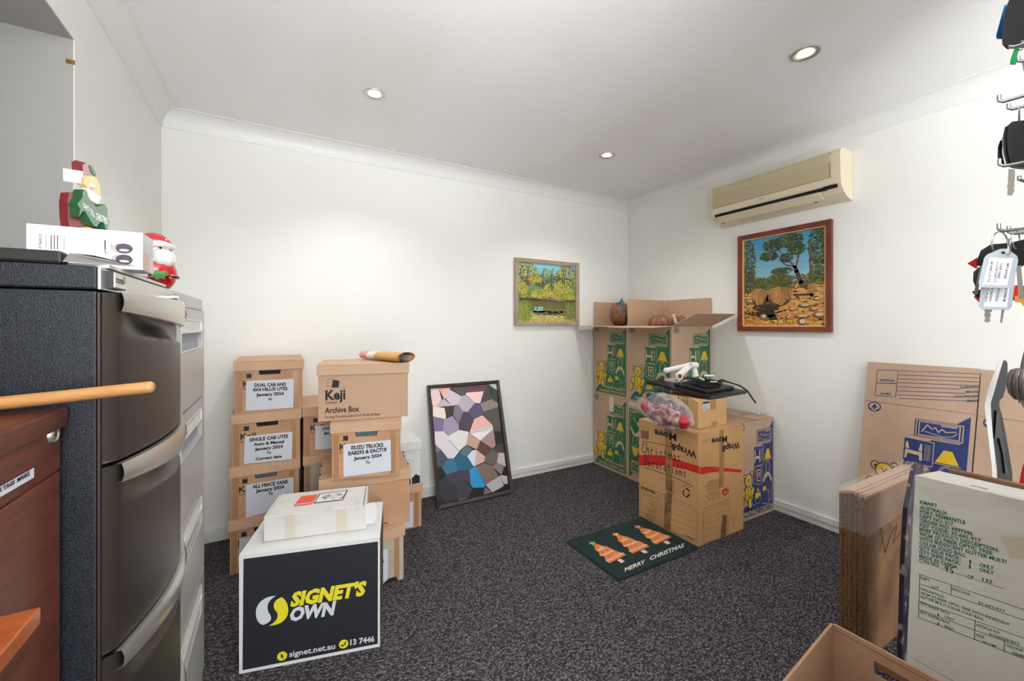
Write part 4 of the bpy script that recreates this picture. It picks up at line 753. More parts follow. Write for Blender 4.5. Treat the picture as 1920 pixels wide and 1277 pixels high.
# ------------------------------------------------------------------ archive boxes
def archive(label, A, yaw, z, kind, px_label=None, lines=(), side='end', board=M_ARCH, lidboard=M_ARCHL, mark='keji', group='lidded archive boxes', inside=None, h=.262, flare=0, extra=None, lidcorner=None):
    """A: lid's front left corner (x, y); side 'end' shows the 0.31 m end, 'long' the 0.40 m side"""
    W_, D_ = (.313, .405) if side == 'end' else (.414, .315)
    U = Vector((math.cos(yaw), math.sin(yaw), 0)); Vn = Vector((-U.y, U.x, 0)); O = Vector((A[0], A[1], z))
    t = thing('archive_box', label, 'archive box', O+U*W_/2+Vn*D_/2, group); g = .0065
    def bx(m, u0, u1, v0, v1, z0, z1, mm): m.hexa([O+U*u+Vn*v+Vector((0, 0, zz)) for zz in (z0, z1) for u, v in ((u0, v0), (u1, v0), (u1, v1), (u0, v1))], mm)
    m = MB(); bx(m, g, W_-g, g, D_-g, 0, h-.006, board)
    f = Face(m, O+U*g+Vn*g, U, Vector((0, 0, 1)), -Vn); w_ = W_-2*g
    if side == 'end':
        hx = [(w_*.5-.05, h-.046), (w_*.5+.05, h-.046), (w_*.5+.046, h-.072), (w_*.5-.046, h-.072)]
        f.poly(hx, M_DARK, 1)
        if inside: f.rect(w_*.5-.045, h-.071, w_*.5+.045, h-.050, mat('folder_edges', (70, 92, 104), .6), 2); f.rect(w_*.5+.0, h-.071, w_*.5+.003, h-.05, inside, 3)
        if mark == 'keji':
            f.line([(.034, h-.062), (.034, h-.084), (.05, h-.084)], .0012, M_INK, 1); f.line([(.034, h-.062), (.05, h-.062)], .0012, M_INK, 1); f.rect(.048, h-.087, .070, h-.064, M_INK, 2)
            f.text('Keji', .033, .100, h-.128, .028, M_INK, .03, 2); f.text('Sorted.', .033, .075, h-.143, .009, M_INK, .012, 2)
        for k in range(3 if mark == 'keji' else 5):
            v = .085-k*.034 if mark == 'keji' else .12-k*.015
            if mark == 'keji': f.line([(.03, v), (.285, v)], .001, M_INKSOFT, 1)
            else: f.line([(w_*.6, v+.03), (w_*.86, v+.03)], .001, M_INKSOFT, 1)
    elif mark == 'keji':
        f.line([(.042, h-.068), (.038, h-.10), (.062, h-.10)], .0012, M_INK, 1); f.line([(.040, h-.068), (.072, h-.067)], .0012, M_INK, 1); f.poly([(.062, h-.071), (.091, h-.076), (.087, h-.108), (.057, h-.108)], M_INK, 2)
        f.text('Keji', .03, .117, h-.163, .043, M_INK, .035, 2); f.text('Sorted.', .03, .082, h-.182, .012, M_INK, .015, 2); f.ring(.113, h-.113, .005, .005, .001, M_INK, 2)
        f.text('Archive Box', .028, .178, .037, .026, M_INK, .025, 2); f.text('Strong Double-Sided End Walls & Base', .028, .273, .013, .0125, M_INK, .01, 2)
    if extra: extra(f, w_, h)
    m.build('box_body', t, bevel=.0015)
    m = MB(); zl = h-.05                      # lid: top panel and four skirts, slightly proud
    for u0, u1, v0, v1, z0, z1 in ((0, W_, 0, D_, h-.005, h), (0, W_, 0, .005, zl, h-.005), (0, W_, D_-.005, D_, zl, h-.005), (0, .005, .005, D_-.005, zl, h-.005), (W_-.005, W_, .005, D_-.005, zl, h-.005)): bx(m, u0, u1, v0, v1, z0, z1, lidboard)
    if side == 'end':
        for a in (.2, .68): bx(m, W_*a, W_*(a+.16), -.0008, .02, h-.003, h+.0012, lidboard)
    else:
        for a in (.2, .62):
            for u in (.0, W_-.006): bx(m, u, u+.006, D_*a, D_*(a+.1), h-.002, h+.001, M_DARK)
    m.build('box_lid', t, bevel=.0015)
    if px_label:
        m = MB(); f2 = Face(m, O+U*g+Vn*g, U, Vector((0, 0, 1)), -Vn, .0006); q = [f2.px(*p) for p in px_label]
        q = [(min(max(a, .002), w_-.002), max(b_, .002)) for a, b_ in q]
        f2.poly(q, M_PAPER, 3)
        for ln in lines:
            st, x0, y0, x1, y1, hh = ln; f2.textpx(st, x0, y0, x1, y1, hh, hh, M_INK, .045, 4)
        m.build('paper_label', t)
    m = MB(); f2 = Face(m, O+U*g+Vn*g, U, Vector((0, 0, 1)), -Vn, .0004)
    if side == 'end' and board != M_WHITEB:
        f2.rect(.004, .004, .03, h-.056, M_TRL, 1); m.build('packing_tape', t); m = MB(); f2.mb = m; f2.rect(w_-.045, .004, w_-.02, h-.056, M_TRL, 1); m.build('packing_tape', t)
    return t
qd = lambda x, y: (400+x/3.99, 640+y/3.99)          # zoomed crop to picture pixels
def LB(st, x0, y0, x1, y1, h): a = qd(x0, y0); e = qd(x1, y1); return (st, a[0], a[1], e[0], e[1], h/3.99)
ST = 'archive boxes stacked against the back wall'
Y1 = 2.462
archive('brown archive box labelled ALL HIACE VANS, second from the floor in the left stack', (-.214, Y1), 0, .264, 'e', [qd(243, 1075), qd(600, 1014), qd(602, 1225), qd(243, 1320)],
        [LB('ALL HIACE VANS', 292, 1100, 558, 1060, 25), LB('January 2024', 318, 1131, 530, 1097, 23), LB('To', 410, 1150, 446, 1145, 20)], group=ST, inside=M_RED)
archive('bottom brown archive box of the left stack, on the floor', (-.218, Y1-.004), 0, 0, 'e', [(448.5, 1010), (520, 995), (520, 1080), (448.5, 1090)], [], group=ST)
archive('brown archive box labelled SINGLE CAB UTES in the left stack', (-.208, Y1), 0, .5275, 'e', [qd(235, 712), qd(592, 675), qd(588, 880), qd(229, 918)],
        [LB('SINGLE CAB UTES', 270, 750, 560, 720, 24), LB('Auto & Manual', 302, 782, 530, 758, 22), LB('January 2024', 310, 818, 520, 795, 22), LB('To', 398, 842, 433, 838, 18), LB('Current date', 315, 890, 512, 868, 20)], group=ST)
archive('topmost brown archive box of the left stack, labelled DUAL CAB AND 4X4 HILUX UTES', (-.197, Y1+.002), 0, .791, 'e', [qd(246, 297), qd(602, 280), qd(598, 494), qd(241, 520)],
        [LB('DUAL CAB AND', 308, 340, 546, 332, 24), LB('4X4 HILUX UTES', 294, 374, 556, 364, 23), LB('January 2024', 320, 411, 528, 400, 22), LB('to', 411, 440, 440, 439, 18)], group=ST)
m_yel = mat('yellow_sticker', (226, 180, 40), .5)
def ex_mid(f, w_, h): f.ell(.115, .10, .03, .03, m_yel, 2); f.rect(.09, .095, .14, .107, M_INK, 3); f.rect(.125, .02, .29, .19, M_PAPER, 3)
archive('grey-brown archive box with yellow sticker, below the box labelled HYU', (.112, 2.482), 0, .265, 'e', None, board=M_GREYB, lidboard=M_ARCHL, mark='plain', group=ST, extra=ex_mid)
archive('plain brown archive box at the very bottom of the middle rear stack', (.112, 2.482), 0, .001, 'e', None, board=M_ARCH, group=ST)
archive('brown archive box whose label begins HYU, behind the large printed box', (.108, 2.48), 0, .529, 'e', [qd(762, 633), qd(1100, 622), qd(1100, 790), qd(762, 810)],
        [LB('HYUNDAI ILOAD', 818, 665, 1060, 650, 22), LB('January 2024', 826, 696, 1010, 686, 20)], group=ST)
archive('brown archive box on the floor behind the others, nearest the leaning frame', (.458, 2.486), 0, 0, 'e', [(700, 960), (774.5, 940), (774.5, 988), (700, 998)], [], group=ST)
def ex_white(f, w_, h):
    f.poly([(w_-.055, .004), (w_-.005, .004), (w_-.005, .045), (w_-.03, .062), (w_-.055, .04)], M_INK, 2); f.poly([(w_-.10, .004), (w_-.062, .004), (w_-.062, .05), (w_-.10, .03)], M_INK, 2)
archive('white archive box with black foot print, on the rightmost rear stack', (.452, 2.484), 0, .263, 'e', None, board=M_WHITEB, lidboard=M_WHITEB, mark='plain', group=ST, extra=ex_white)
FR = 'archive boxes in the front stack'
def ex_45(f, w_, h):
    f.rect(.03, .015, .225, .165, M_PAPER, 2); f.text('45', .178, .208, .105, .014, M_INK, .03, 3)
    for a in (.07, .2): f.poly([(a, -.0), (a+.075, -.0), (a+.0375+.025, .022), (a+.0375-.012, .022)], M_INK, 2)
archive('pale grey archive box with brown lid on the floor, under the front stack', (.222, 2.009), 0, 0, 'e', None, board=M_GREYB, mark='plain', group=FR, extra=ex_45)
archive('wide brown archive box with plain long side, under the box labelled ISUZU TRUCKS', (.158, 2.078), -.122, .263, 'l', None, side='long', mark='none', group=FR, extra=lambda f, w_, h: f.text('Made in Australia', .17, .30, .008, .008, M_INK, .03, 2))
archive('brown archive box labelled ISUZU TRUCKS, in the middle of the front stack', (.203, 2.050), -.255, .526, 'e', [qd(972, 772), qd(1326, 735), qd(1330, 967), qd(975, 1014)],
        [LB('ISUZU TRUCKS', 1032, 810, 1272, 787, 27), LB('EAB293 & EAC718', 1010, 852, 1296, 820, 26), LB('January 2024', 1050, 888, 1260, 862, 23), LB('To', 1139, 916, 1173, 912, 20)], group=FR, inside=M_GREEN2)
archive('large light brown archive box on top of the front stack, with rolled newspaper on it', (.150, 2.094), -.213, .789, 'l', None, side='long', board=mat('light_archive_board', (190, 156, 128), .75, bump=(25, .1)), lidboard=mat('light_archive_lid', (200, 166, 136), .7, bump=(20, .1)), group=FR)

# rolled newspaper
tN = thing('rolled_newspaper', 'folded colour newspaper rolled up on the top archive box', 'newspaper', (.50, 2.2, 1.052))
Lp, Rp = P(688, 672, 2.20), P(758, 679, 2.04); ax = (Rp-Lp).normalized(); ax.z = 0; ax.normalize(); sd = Vector((0, 0, 1)).cross(ax); sd.normalize()
if sd.y > 0: sd = -sd
Lp.z = Rp.z = 1.0755
def roll(t0, t1, cols, name, r0=.024):
    m = MB(); n = 52; L = (Rp-Lp).length
    for (s0, s1, mm) in cols:
        vs = []; fs = []
        for s_ in (s0, s1):
            for i in range(n+1):
                a = t0+(t1-t0)*i/n; r = r0*(1-.035*(a-t0)/3.14)*(.92+.22*s_); wd = 1.35+.75*s_
                vs.append(Lp+ax*(L*s_)+sd*(-math.cos(a)*r*wd+.0)+Vector((0, 0, math.sin(a)*r*.92-(.024-r0*.92)*0)))
        for i in range(n): fs.append((i, i+1, n+2+i, n+1+i))
        m.add(vs, fs, mm)
    return m
pk = mat('newsprint_pink', (222, 150, 150), .5); og = mat('newsprint_orange', (214, 164, 96), .5); nw = mat('newsprint_white', (232, 226, 220), .5); pg = mat('newsprint_blush', (214, 176, 158), .5)
roll(0, 6.28*2, [(-.1, .12, pk), (.12, .35, nw), (.35, .6, og), (.6, 1.05, og)], 'x').build('outer_pages', tN, smooth=True)
roll(0, 6.28*1.5, [(-.08, 1.03, pg)], 'y', .018).build('inner_pages', tN, smooth=True)
roll(0, 6.28*1.2, [(-.06, 1.0, mat('newsprint_grey', (176, 172, 172), .35))], 'z', .013).build('inner_pages', tN, smooth=True)

# ------------------------------------------------------------------ black-fronted carton and the flat white box on it
A3 = Vector((-.123, 1.749, 0)); yw = math.radians(-14.1); U = Vector((math.cos(yw), math.sin(yw), 0)); Vn = Vector((-U.y, U.x, 0)); W_, D_, H_ = .475, .335, .42
tC = thing('printed_carton', 'white carton with a charcoal front reading SIGNET\'S OWN, nearest on the floor', 'box', A3+U*W_/2+Vn*D_/2)
m = MB(); m.hexa([A3+U*u+Vn*v+Vector((0, 0, z)) for z in (0, H_) for u, v in ((0, 0), (W_, 0), (W_, D_), (0, D_))], M_WHITEB)
f = Face(m, A3, U, Vector((0, 0, 1)), -Vn, .0005); qe = lambda x, y: (400+x/3.217, 880+y/3.217)
f.poly([qe(*p) for p in ((182, 541), (993, 435), (992, 1052), (176, 1212))], M_NAVY, 1, px=True)
fr = Face(m, A3+U*W_, Vn, Vector((0, 0, 1)), U, .0005); fr.rect(.012, .012, D_-.012, H_-.012, mat('charcoal_side', (78, 72, 66), .6), 1)
def bez(p0, p1, p2, p3, n=10): return [tuple((1-t)**3*p0[i]+3*(1-t)**2*t*p1[i]+3*(1-t)*t*t*p2[i]+t**3*p3[i] for i in (0, 1)) for t in [k/n for k in range(n+1)]]
s1 = bez((378, 762), (285, 765), (250, 830), (258, 880))+bez((258, 880), (262, 915), (280, 935), (302, 938))[1:]+bez((302, 938), (350, 920), (355, 900), (345, 880))[1:]+bez((345, 880), (322, 850), (310, 800), (378, 762))[1:-1]
s2 = bez((412, 770), (450, 790), (462, 850), (445, 885))+bez((445, 885), (425, 925), (385, 940), (336, 943))[1:]+bez((336, 943), (385, 915), (395, 890), (385, 862))[1:]+bez((385, 862), (350, 830), (360, 790), (412, 770))[1:-1]
f.poly([qe(*p) for p in s1], M_LGREY, 2, px=True); f.poly([qe(*p) for p in s2], M_LYEL, 2, px=True)
def TT(st, x0, y0, x1, y1, h0, h1, mm, bo=.03, sh=0): a = qe(x0, y0); e = qe(x1, y1); f.textpx(st, a[0], a[1], e[0], e[1], h0/3.217, h1/3.217, mm, bo, 2, sh)
TT("SIGNET'S", 462, 826, 912, 755, 76, 76, M_LYEL, .055, .22); TT('OWN', 455, 915, 726, 873, 72, 74, M_LGREY, .055, .22)
TT('signet.net.au', 458, 1132, 735, 1080, 33, 33, M_LGREY, .02); TT('13 7446', 826, 1060, 972, 1037, 32, 32, M_LGREY, .03)
for cx_, cy_ in ((416, 1126), (786, 1053)): c = f.px(*qe(cx_, cy_)); f.ell(c[0], c[1], .0165, .0165, M_LYEL, 2, n=28)
f.poly([qe(*p) for p in ((408, 1108), (426, 1128), (418, 1130), (423, 1142), (418, 1143), (413, 1132), (408, 1138))], M_INK, 3, px=True)
f.line([qe(*p) for p in ((772, 1060), (782, 1064), (794, 1055), (798, 1040))], .0045, M_INK, 3, px=True)
ft = Face(m, A3+Vector((0, 0, H_)), U, Vn, (0, 0, 1)); ft.line([(.004, D_*.5), (W_-.004, D_*.5)], .0015, M_INKSOFT, 1); ft.rect(W_-.07, D_*.52, W_-.03, D_*.55, M_WHITEB, 2)
m.build('carton_body', tC, bevel=.0015)
A4 = Vector((-.050, 1.808, H_+.001)); yw = math.radians(-13.3); U = Vector((math.cos(yw), math.sin(yw), 0)); Vn = Vector((-U.y, U.x, 0)); W_, D_, H2 = .364, .215, .094
tF = thing('mailer_box', 'worn white flat box with red and black sticker, lying on the charcoal-fronted carton', 'box', A4+U*W_/2+Vn*D_/2)
m = MB(); m.hexa([A4+U*u+Vn*v+Vector((0, 0, z)) for z in (0, H2) for u, v in ((0, 0), (W_, 0), (W_-.004, D_), (.004, D_))], mat('scuffed_white_board', (208, 205, 200), .6, var=(14, (184, 179, 170), .55, .8)))
ft = Face(m, A4+Vector((0, 0, H2)), U, Vn, (0, 0, 1)); ft.line([(.012, 0), (.012, D_)], .0012, M_INKSOFT, 2); ft.line([(W_-.012, 0), (W_-.012, D_)], .003, M_INKSOFT, 2)
f = Face(m, A4, U, Vector((0, 0, 1)), -Vn); m.build('box_body', tF, bevel=.002)
m = MB(); ft = Face(m, A4+Vector((0, 0, H2)), U, Vn, (0, 0, 1), .0005)
ft.poly([qe(*p) for p in ((482, 225), (592, 212), (634, 152), (532, 162))], mat('sticker_red', (226, 84, 66), .5), 2, px=True); ft.poly([qe(*p) for p in ((604, 208), (782, 186), (812, 126), (640, 150))], M_INK, 2, px=True); ft.poly([qe(*p) for p in ((612, 203), (778, 183), (803, 131), (645, 153))], M_WHITEB, 3, px=True)
for k in range(26):
    x = random.uniform(628, 760); y = 197-(x-628)*.13-random.uniform(4, 36); x += (197-y)*.45; ft.line([qe(x, y), qe(x+random.uniform(8, 28), y+random.uniform(-8, 3))], .003, M_INK, 4, px=True)
for k in range(8): x = 500+k*12; ft.line([qe(x, 218-k*1.4), qe(x+7, 211-k*1.4)], .004, M_WHITEB, 4, px=True); ft.line([qe(x+32, 172-k*1.2), qe(x+38, 168-k*1.2)], .003, m_yel, 4, px=True)
m.build('sticker', tF)
m = MB(); p = [A4+U*(W_-.01)+Vn*(-.004)+Vector((0, 0, z)) for z in (.018, .105)]; q0 = [(0, .02), (.03, .02), (.042, .035), (.046, .06), (.042, .088), (.03, .104), (0, .10)]
m.prism([A4+U*(W_-.004+a)+Vn*(-.003)+Vector((0, 0, c)) for a, c in q0], Vn*.003, M_WHITEB); m.build('tuck_flap', tF)
m = MB(); f2 = Face(m, A4, U, Vector((0, 0, 1)), -Vn, .0006); mt = mat('yellowed_tape', (204, 196, 178), .3, coat=.3)
f2.rect(.072, .002, .108, H2-.002, mt, 2); m.build('packing_tape', tF); m = MB(); f2.mb = m; f2.rect(.252, .004, .29, H2-.003, mt, 2); m.build('packing_tape', tF)
# ------------------------------------------------------------------ filing cabinets
CXF = -.2286; CH = 1.32; CD = .61
def grid(m, fn, nu, nv, mm):
    vs = [fn(i/nu, j/nv) for j in range(nv+1) for i in range(nu+1)]
    m.add(vs, [(j*(nu+1)+i, j*(nu+1)+i+1, (j+1)*(nu+1)+i+1, (j+1)*(nu+1)+i) for j in range(nv) for i in range(nu)], mm)
def black_cabinet():
    y0, y1 = .812, 1.272; t = thing('filing_cabinet', 'black speckled filing cabinet with curved drawer fronts and silver handles', 'filing cabinet', (CXF-CD/2, (y0+y1)/2, 0))
    m = MB(); m.box(CXF-CD, CXF-.0, y0, y1, 0, CH-.036, M_BLKM); m.box(CXF-CD, CXF, y0, y1, CH-.034, CH, M_BLKM)
    m.build('cabinet_body', t, bevel=.003)
    m = MB(); m.box(CXF, CXF+.004, y0+.002, y1-.002, CH-.034, CH-.001, M_SILV); m.box(CXF, CXF+.003, y0+.001, y0+.011, .02, CH-.038, M_BLKF); m.build('front_frame', t, bevel=.001)
    tops = [1.283, 1.024, .742, .455]; bots = [1.030, .748, .461, .06]
    def bulge(s): return .008+.036*(1-(2*s-1)**2)
    for k, (zt, zb) in enumerate(zip(tops, bots)):
        ya, yb = y0+.014, y1-.004; hh = .058
        def fx(s, v):
            z = zb+(zt-zb)*v; x = CXF+.004+bulge(s); d = zt-z; lw = .026+.030*s; sp = .026*max(0, 1-((d-lw-.006)/.034)**2)*max(0, 1-((s-.52)/.46)**2)
            edge = min(s, 1-s)*(yb-ya); x -= .010*max(0, 1-edge/.006)**2
            return (x-sp*1.3, ya+(yb-ya)*s, z)
        m = MB(); grid(m, fx, 44, 60, M_BLKF)
        m.add([(CXF, ya, zb), (CXF, yb, zb), (CXF, yb, zt), (CXF, ya, zt)], [(0, 1, 2, 3)], M_BLKM)
        for s in (0, 1): yy = ya if s == 0 else yb; a = fx(s, 0)[0]; m.add([(CXF, yy, zb), (a, yy, zb), (a, yy, zt), (CXF, yy, zt)], [(0, 1, 2, 3)], M_BLKM)
        n = 20; m.add([(CXF, ya, zt)]+[(fx(i/n, 1)[0], fx(i/n, 1)[1], zt) for i in range(n+1)]+[(CXF, yb, zt)], [tuple(range(n+3))], M_BLKM)
        dr = m.build('drawer', t, smooth=True)
        m = MB()
        def hx(s, v):
            ss = .02+.96*s; low = .027+.027*ss+.006*math.sin(math.pi*ss); dz = low*(1-v)
            return (CXF+.0105+bulge(ss)+.003*math.sin(math.pi*min(1, max(0, v))), ya+(yb-ya)*ss, zt+.001-dz)
        grid(m, hx, 40, 6, M_SILV); grid(m, lambda s, v: (hx(s, 0)[0]-.009*v, hx(s, 0)[1], hx(s, 0)[2]), 40, 2, M_SILV); grid(m, lambda s, v: (hx(s, 1)[0]-.009*v, hx(s, 1)[1], hx(s, 1)[2]), 40, 2, M_SILV)
        hd = m.build('handle', dr, smooth=True)
        m = MB(); s0, s1 = .66, .93
        pts = [[Vector(hx(s0+(s1-s0)*i/8, .32+.36*j))+Vector((.0012, 0, 0)) for i in range(9)] for j in range(2)]
        vs = pts[0]+pts[1]; m.add(vs, [(i, i+1, 10+i, 9+i) for i in range(8)], mat('label_strip', (222, 220, 214), .5))
        for i in range(1, 8): a = vs[i]*.5+vs[9+i]*.5; m.add([a+Vector((.0006, -.0035, -.003)), a+Vector((.0006, .0035, -.003)), a+Vector((.0006, .0035, .003)), a+Vector((.0006, -.0035, .003))], [(0, 1, 2, 3)], M_INKSOFT)
        m.build('label_strip', dr)
    m = MB(); yy = y0+.035; m.box(CXF+.004, CXF+.012, yy-.012, yy+.045, CH-.030, CH-.004, M_BLACKP); m.box(CXF+.012, CXF+.0135, yy-.010, yy+.043, CH-.028, CH-.006, M_SILV)
    f = Face(m, (CXF+.0136, yy-.006, CH-.028), (0, 1, 0), (0, 0, 1), (1, 0, 0), .0003); f.text('STILFORD', 0, .034, .007, .007, M_INK, .03, 1); f.ring(.038, .014, .004, .005, .0012, M_INK, 1); m.build('maker_badge', t)
    m = MB(); yy = y1-.04; m.tube([(CXF+.003, yy, CH-.022), (CXF+.022, yy, CH-.022)], .0085, M_CHROME, 20); m.tube([(CXF+.022, yy, CH-.022), (CXF+.0235, yy, CH-.022)], [.0075, .007], M_SILV, 20); m.build('lock', t, smooth=True)
black_cabinet()
def grey_cabinet():
    y0, y1 = 1.277, 1.742; t = thing('filing_cabinet', 'light grey metal filing cabinet with recessed handles, beyond the black one', 'filing cabinet', (CXF-CD/2, (y0+y1)/2, 0))
    m = MB(); m.box(CXF-CD, CXF-.002, y0, y1, 0, CH, M_GREYD); m.box(CXF-.002, CXF+.002, y0, y1, CH-.036, CH, M_GREYM); m.box(CXF-.002, CXF+.002, y0, y0+.010, 0, CH-.036, M_GREYM); m.box(CXF-.002, CXF+.002, y1-.008, y1, 0, CH-.036, M_GREYM); m.build('cabinet_body', t, bevel=.002)
    tops = [1.281, .998, .712, .425]; bots = [1.003, .718, .431, .08]
    for zt, zb in zip(tops, bots):
        ya, yb = y0+.012, y1-.010; ha, hb = ya+.05, ya+.37; za, zz = zt-.115, zt-.035; X = CXF+.008
        m = MB(); m.box(CXF-.001, X, ya, ha, zb, zt, M_GREYM); m.box(CXF-.001, X, hb, yb, zb, zt, M_GREYM); m.box(CXF-.001, X, ha, hb, zb, za, M_GREYM); m.box(CXF-.001, X, ha, hb, zz, zt, M_GREYM); m.box(CXF-.0015, CXF, ha, hb, za, zz, M_GREYD)
        dr = m.build('drawer', t)
        m = MB(); MZ = mat('bright_metal', (214, 214, 208), .3, .6)
        m.box(X, X+.004, ha-.004, ha, za-.004, zz+.004, MZ); m.box(X, X+.004, hb, hb+.004, za-.004, zz+.004, MZ); m.box(X, X+.004, ha, hb, za-.004, za, MZ); m.box(X-.006, X+.006, ha, hb, zz-.034, zz-.028, MZ); m.box(X, X+.004, ha, hb, zz, zz+.004, MZ); m.box(X-.002, X+.001, ha, hb, zz-.028, zz, MZ)
        m.build('handle', dr, bevel=.001)
        m = MB()
        for k in range(3): m.box(X+.001, X+.002, ha+.05+k*.085, ha+.115+k*.085, zz-.024, zz-.006, M_WHITEB)
        m.build('label_card', dr)
grey_cabinet()
def wood_cabinet():
    y0, y1, X, zt = .20, .80, -.262, 1.121; t = thing('wooden_cabinet', 'dark reddish wooden drawer cabinet at the left edge, in front of the black cabinet', 'cabinet', (X-.3, (y0+y1)/2, 0))
    m = MB(); m.box(X-.5, X-.002, y0, y1, 0, zt-.028, M_WOOD); m.build('carcass', t)
    m = MB(); m.box(X-.51, X+.006, y0-.01, y1+.006, zt-.026, zt, M_WOOD); m.build('cabinet_top', t, bevel=.002)
    m = MB(); m.box(X-.002, X, y0, y1, zt-.082, zt-.028, M_WOOD); c = hit(97, 814, Vector((X, 0, 0)), Vector((1, 0, 0)))
    m.build('top_rail', t)
    m = MB(); m.lathe([(.0001, .0035), (.006, .0035), (.0085, .0025), (.0105, .004), (.0115, .003), (.0125, 0)], (X, c.y, c.z), (1, 0, 0), M_SILV, 28); m.box(X+.0036, X+.0045, c.y-.0008, c.y+.0008, c.z-.004, c.z+.004, M_DARK); m.build('lock', t, smooth=True)
    for zb, z1 in ((.60, zt-.086), (.10, .594)):
        m = MB(); m.box(X-.002, X+.001, y0+.003, y1-.003, zb, z1, M_WOOD); dr = m.build('drawer', t, bevel=.001)
        if zb > .5:
            m = MB(); f = Face(m, (X+.001, y0, 0), (0, 1, 0), (0, 0, 1), (1, 0, 0), .0005); qg = lambda x, y: (x/2.005, 640+y/2.005)
            f.poly([qg(*p) for p in ((-80, 590), (126, 475), (126, 512), (-80, 632))], M_PAPER, 1, px=True); a = qg(-62, 600); e = qg(108, 503); f.textpx('OFFICE TAGS  MASKS', a[0], a[1], e[0], e[1], 7.5, 7.5, M_INK, .04, 2); m.build('label_strip', dr)
    m = MB(); cor = hit(77, 1137, Vector((0, 0, .938)), Vector((0, 0, 1))); y = cor.y
    m.box(X-.20, cor.x, y-.36, y, .920, .938, M_WOODL); m.build('pull_out_shelf', t, bevel=.0015)
wood_cabinet()
# round wooden handle across the cabinets
a, e = P(0, 756.5, .521), P(284, 725.5, .5786); d = (a-e)
m = MB(); pts = [e+d.normalized()*-.0035, e+d.normalized()*-.002, e, e+d*.02]+[e+d*s for s in (.5, 1, 1.6)]; m.tube(pts, [.0035, .0062, .0078, .0082, .0082, .0086, .009], M_BEECH, 22)
tag(m.build('broom_handle', smooth=True), 'round beech broom handle lying across the wooden cabinet top', 'broom handle')

# things on the cabinets
tK = thing('paper_box', 'white printed gadget box on top of the black filing cabinet', 'box', (-.26, .94, CH))
zb = CH+.006; y = .90; xa, xb = hit(48.6, 426.4, Vector((0, y, 0)), Vector((0, 1, 0))).x, -.197
m = MB(); m.box(xa, xb, y, y+.066, zb, zb+.062, M_WHITEB); f = Face(m, (xa, y, zb), (1, 0, 0), (0, 0, 1), (0, -1, 0)); qh = lambda x, y_: (x/3.1925, 280+y_/3.1925)
vt = lambda st, x, ya, yb, wd, mm, bo=.01: f.textq(st, [f.px(*qh(x, ya)), f.px(*qh(x, yb)), f.px(*qh(x+wd, yb)), f.px(*qh(x+wd, ya))], mm, bo, 2)
vt('FC RoHS CE', 250, 592, 508, -16, M_INKSOFT)
for k in range(3):
    for j in range(7): f.line([qh(345-k*19, 516+j*12), qh(345-k*19, 524+j*12)], .0011, M_INKSOFT, 1, px=True)
f.line([qh(384, 515), qh(384, 604)], .0004, M_INKSOFT, 1, px=True); f.line([qh(278, 508), qh(278, 600)], .0004, M_INKSOFT, 1, px=True)
f.line([qh(629, 546), qh(630, 600)], .0016, M_INK, 1, px=True); f.line([qh(667, 568), qh(668, 592)], .0008, M_INKSOFT, 1, px=True)
f.line([qh(625, 605), qh(637, 625)], .0008, M_INK, 1, px=True)
pur = mat('plum_print', (62, 48, 66), .4)
for cy_ in (594, 660):
    c = f.px(*qh(712, cy_)); r = f.px(*qh(745, cy_)); f.ell(c[0], c[1], .009, .008, mat('grey_print', (170, 162, 160), .5), 2); f.ell(r[0], r[1], .0105, .008, pur, 3); f.ell(r[0], r[1]-.003, .006, .002, M_LGREY, 4)
fr = Face(m, (xb, y, zb), (0, 1, 0), (0, 0, 1), (1, 0, 0)); fr.rect(.006, .03, .06, .05, M_LGREY, 1); fr.rect(.002, .002, .04, .028, mat('rose_print', (214, 178, 172), .5), 1)
m.build('box_body', tK, bevel=.0008)
m = MB(); m.box(-.60, CXF+.006, .84, 1.20, CH+.0005, CH+.0055, M_WHITEB); tag(m.build('flat_tray'), 'thin white flat sheet under the gadget box on the black cabinet', 'tray')
m = MB(); z1 = CH+.019
m.box(-.78, -.265, .815, .838, CH+.0005, z1, M_BLACKR); tf = thing('document_folder', 'black plastic folder lying along the front of the black cabinet top', 'folder', (-.5, .83, CH))
m.build('folder_cover', tf, bevel=.004)
m = MB(); mcl = mat('clear_sleeve', (150, 146, 142), .12, .5)
t0 = hit(258, 499.5, Vector((0, .86, 0)), Vector((0, 1, 0))); m.add([(-.265, .816, CH+.004), (-.265, .838, z1), tuple(t0), (-.21, .85, CH+.006)], [(0, 1, 2), (0, 2, 3)], mcl); m.add([(-.265, .838, z1+.0005), (-.240, .842, z1-.0005), tuple(t0+Vector((0, 0, .0008))), ], [(0, 1, 2)], M_BLACKP)
m.build('clear_sleeve', tf)
# wooden countdown figurine (flat cut-outs, thick board)
tw = thing('wooden_figurine', 'painted wooden christmas countdown figurine with green banner, standing on the gadget box', 'figurine', (-.265, .93, zb+.062))
qf = lambda x, y_: (120+x/4.73, 290+y_/4.73)
FN = Vector((.30, -.95, 0)).normalized()
def cut(pts, dpt, th, mm, name, m2=None, par=None, ext=(-.030, .012, 0)):
    O = Vector((-.262, .93+dpt, 1.4)); ps = [hit(*qf(*p), O, FN) for p in pts]; m = MB(); dvec = Vector(ext).normalized()*th
    m.prism(ps, dvec, mm, m2); return m, ps
MR = mat('maroon_paint', (112, 34, 32), .5); MG = mat('banner_green', (92, 112, 94), .6); MGE = mat('banner_edge', (34, 84, 44), .5); MS_ = mat('pale_wood_paint', (196, 168, 124), .6); MPK = mat('rose_paint', (150, 122, 118), .6)
m, _ = cut([(45, 340), (100, 335), (150, 400), (240, 480), (320, 620), (330, 690), (200, 688), (50, 672), (35, 560), (30, 420)], .008, .012, MR, 'b'); m.build('coat', tw, bevel=.0006)
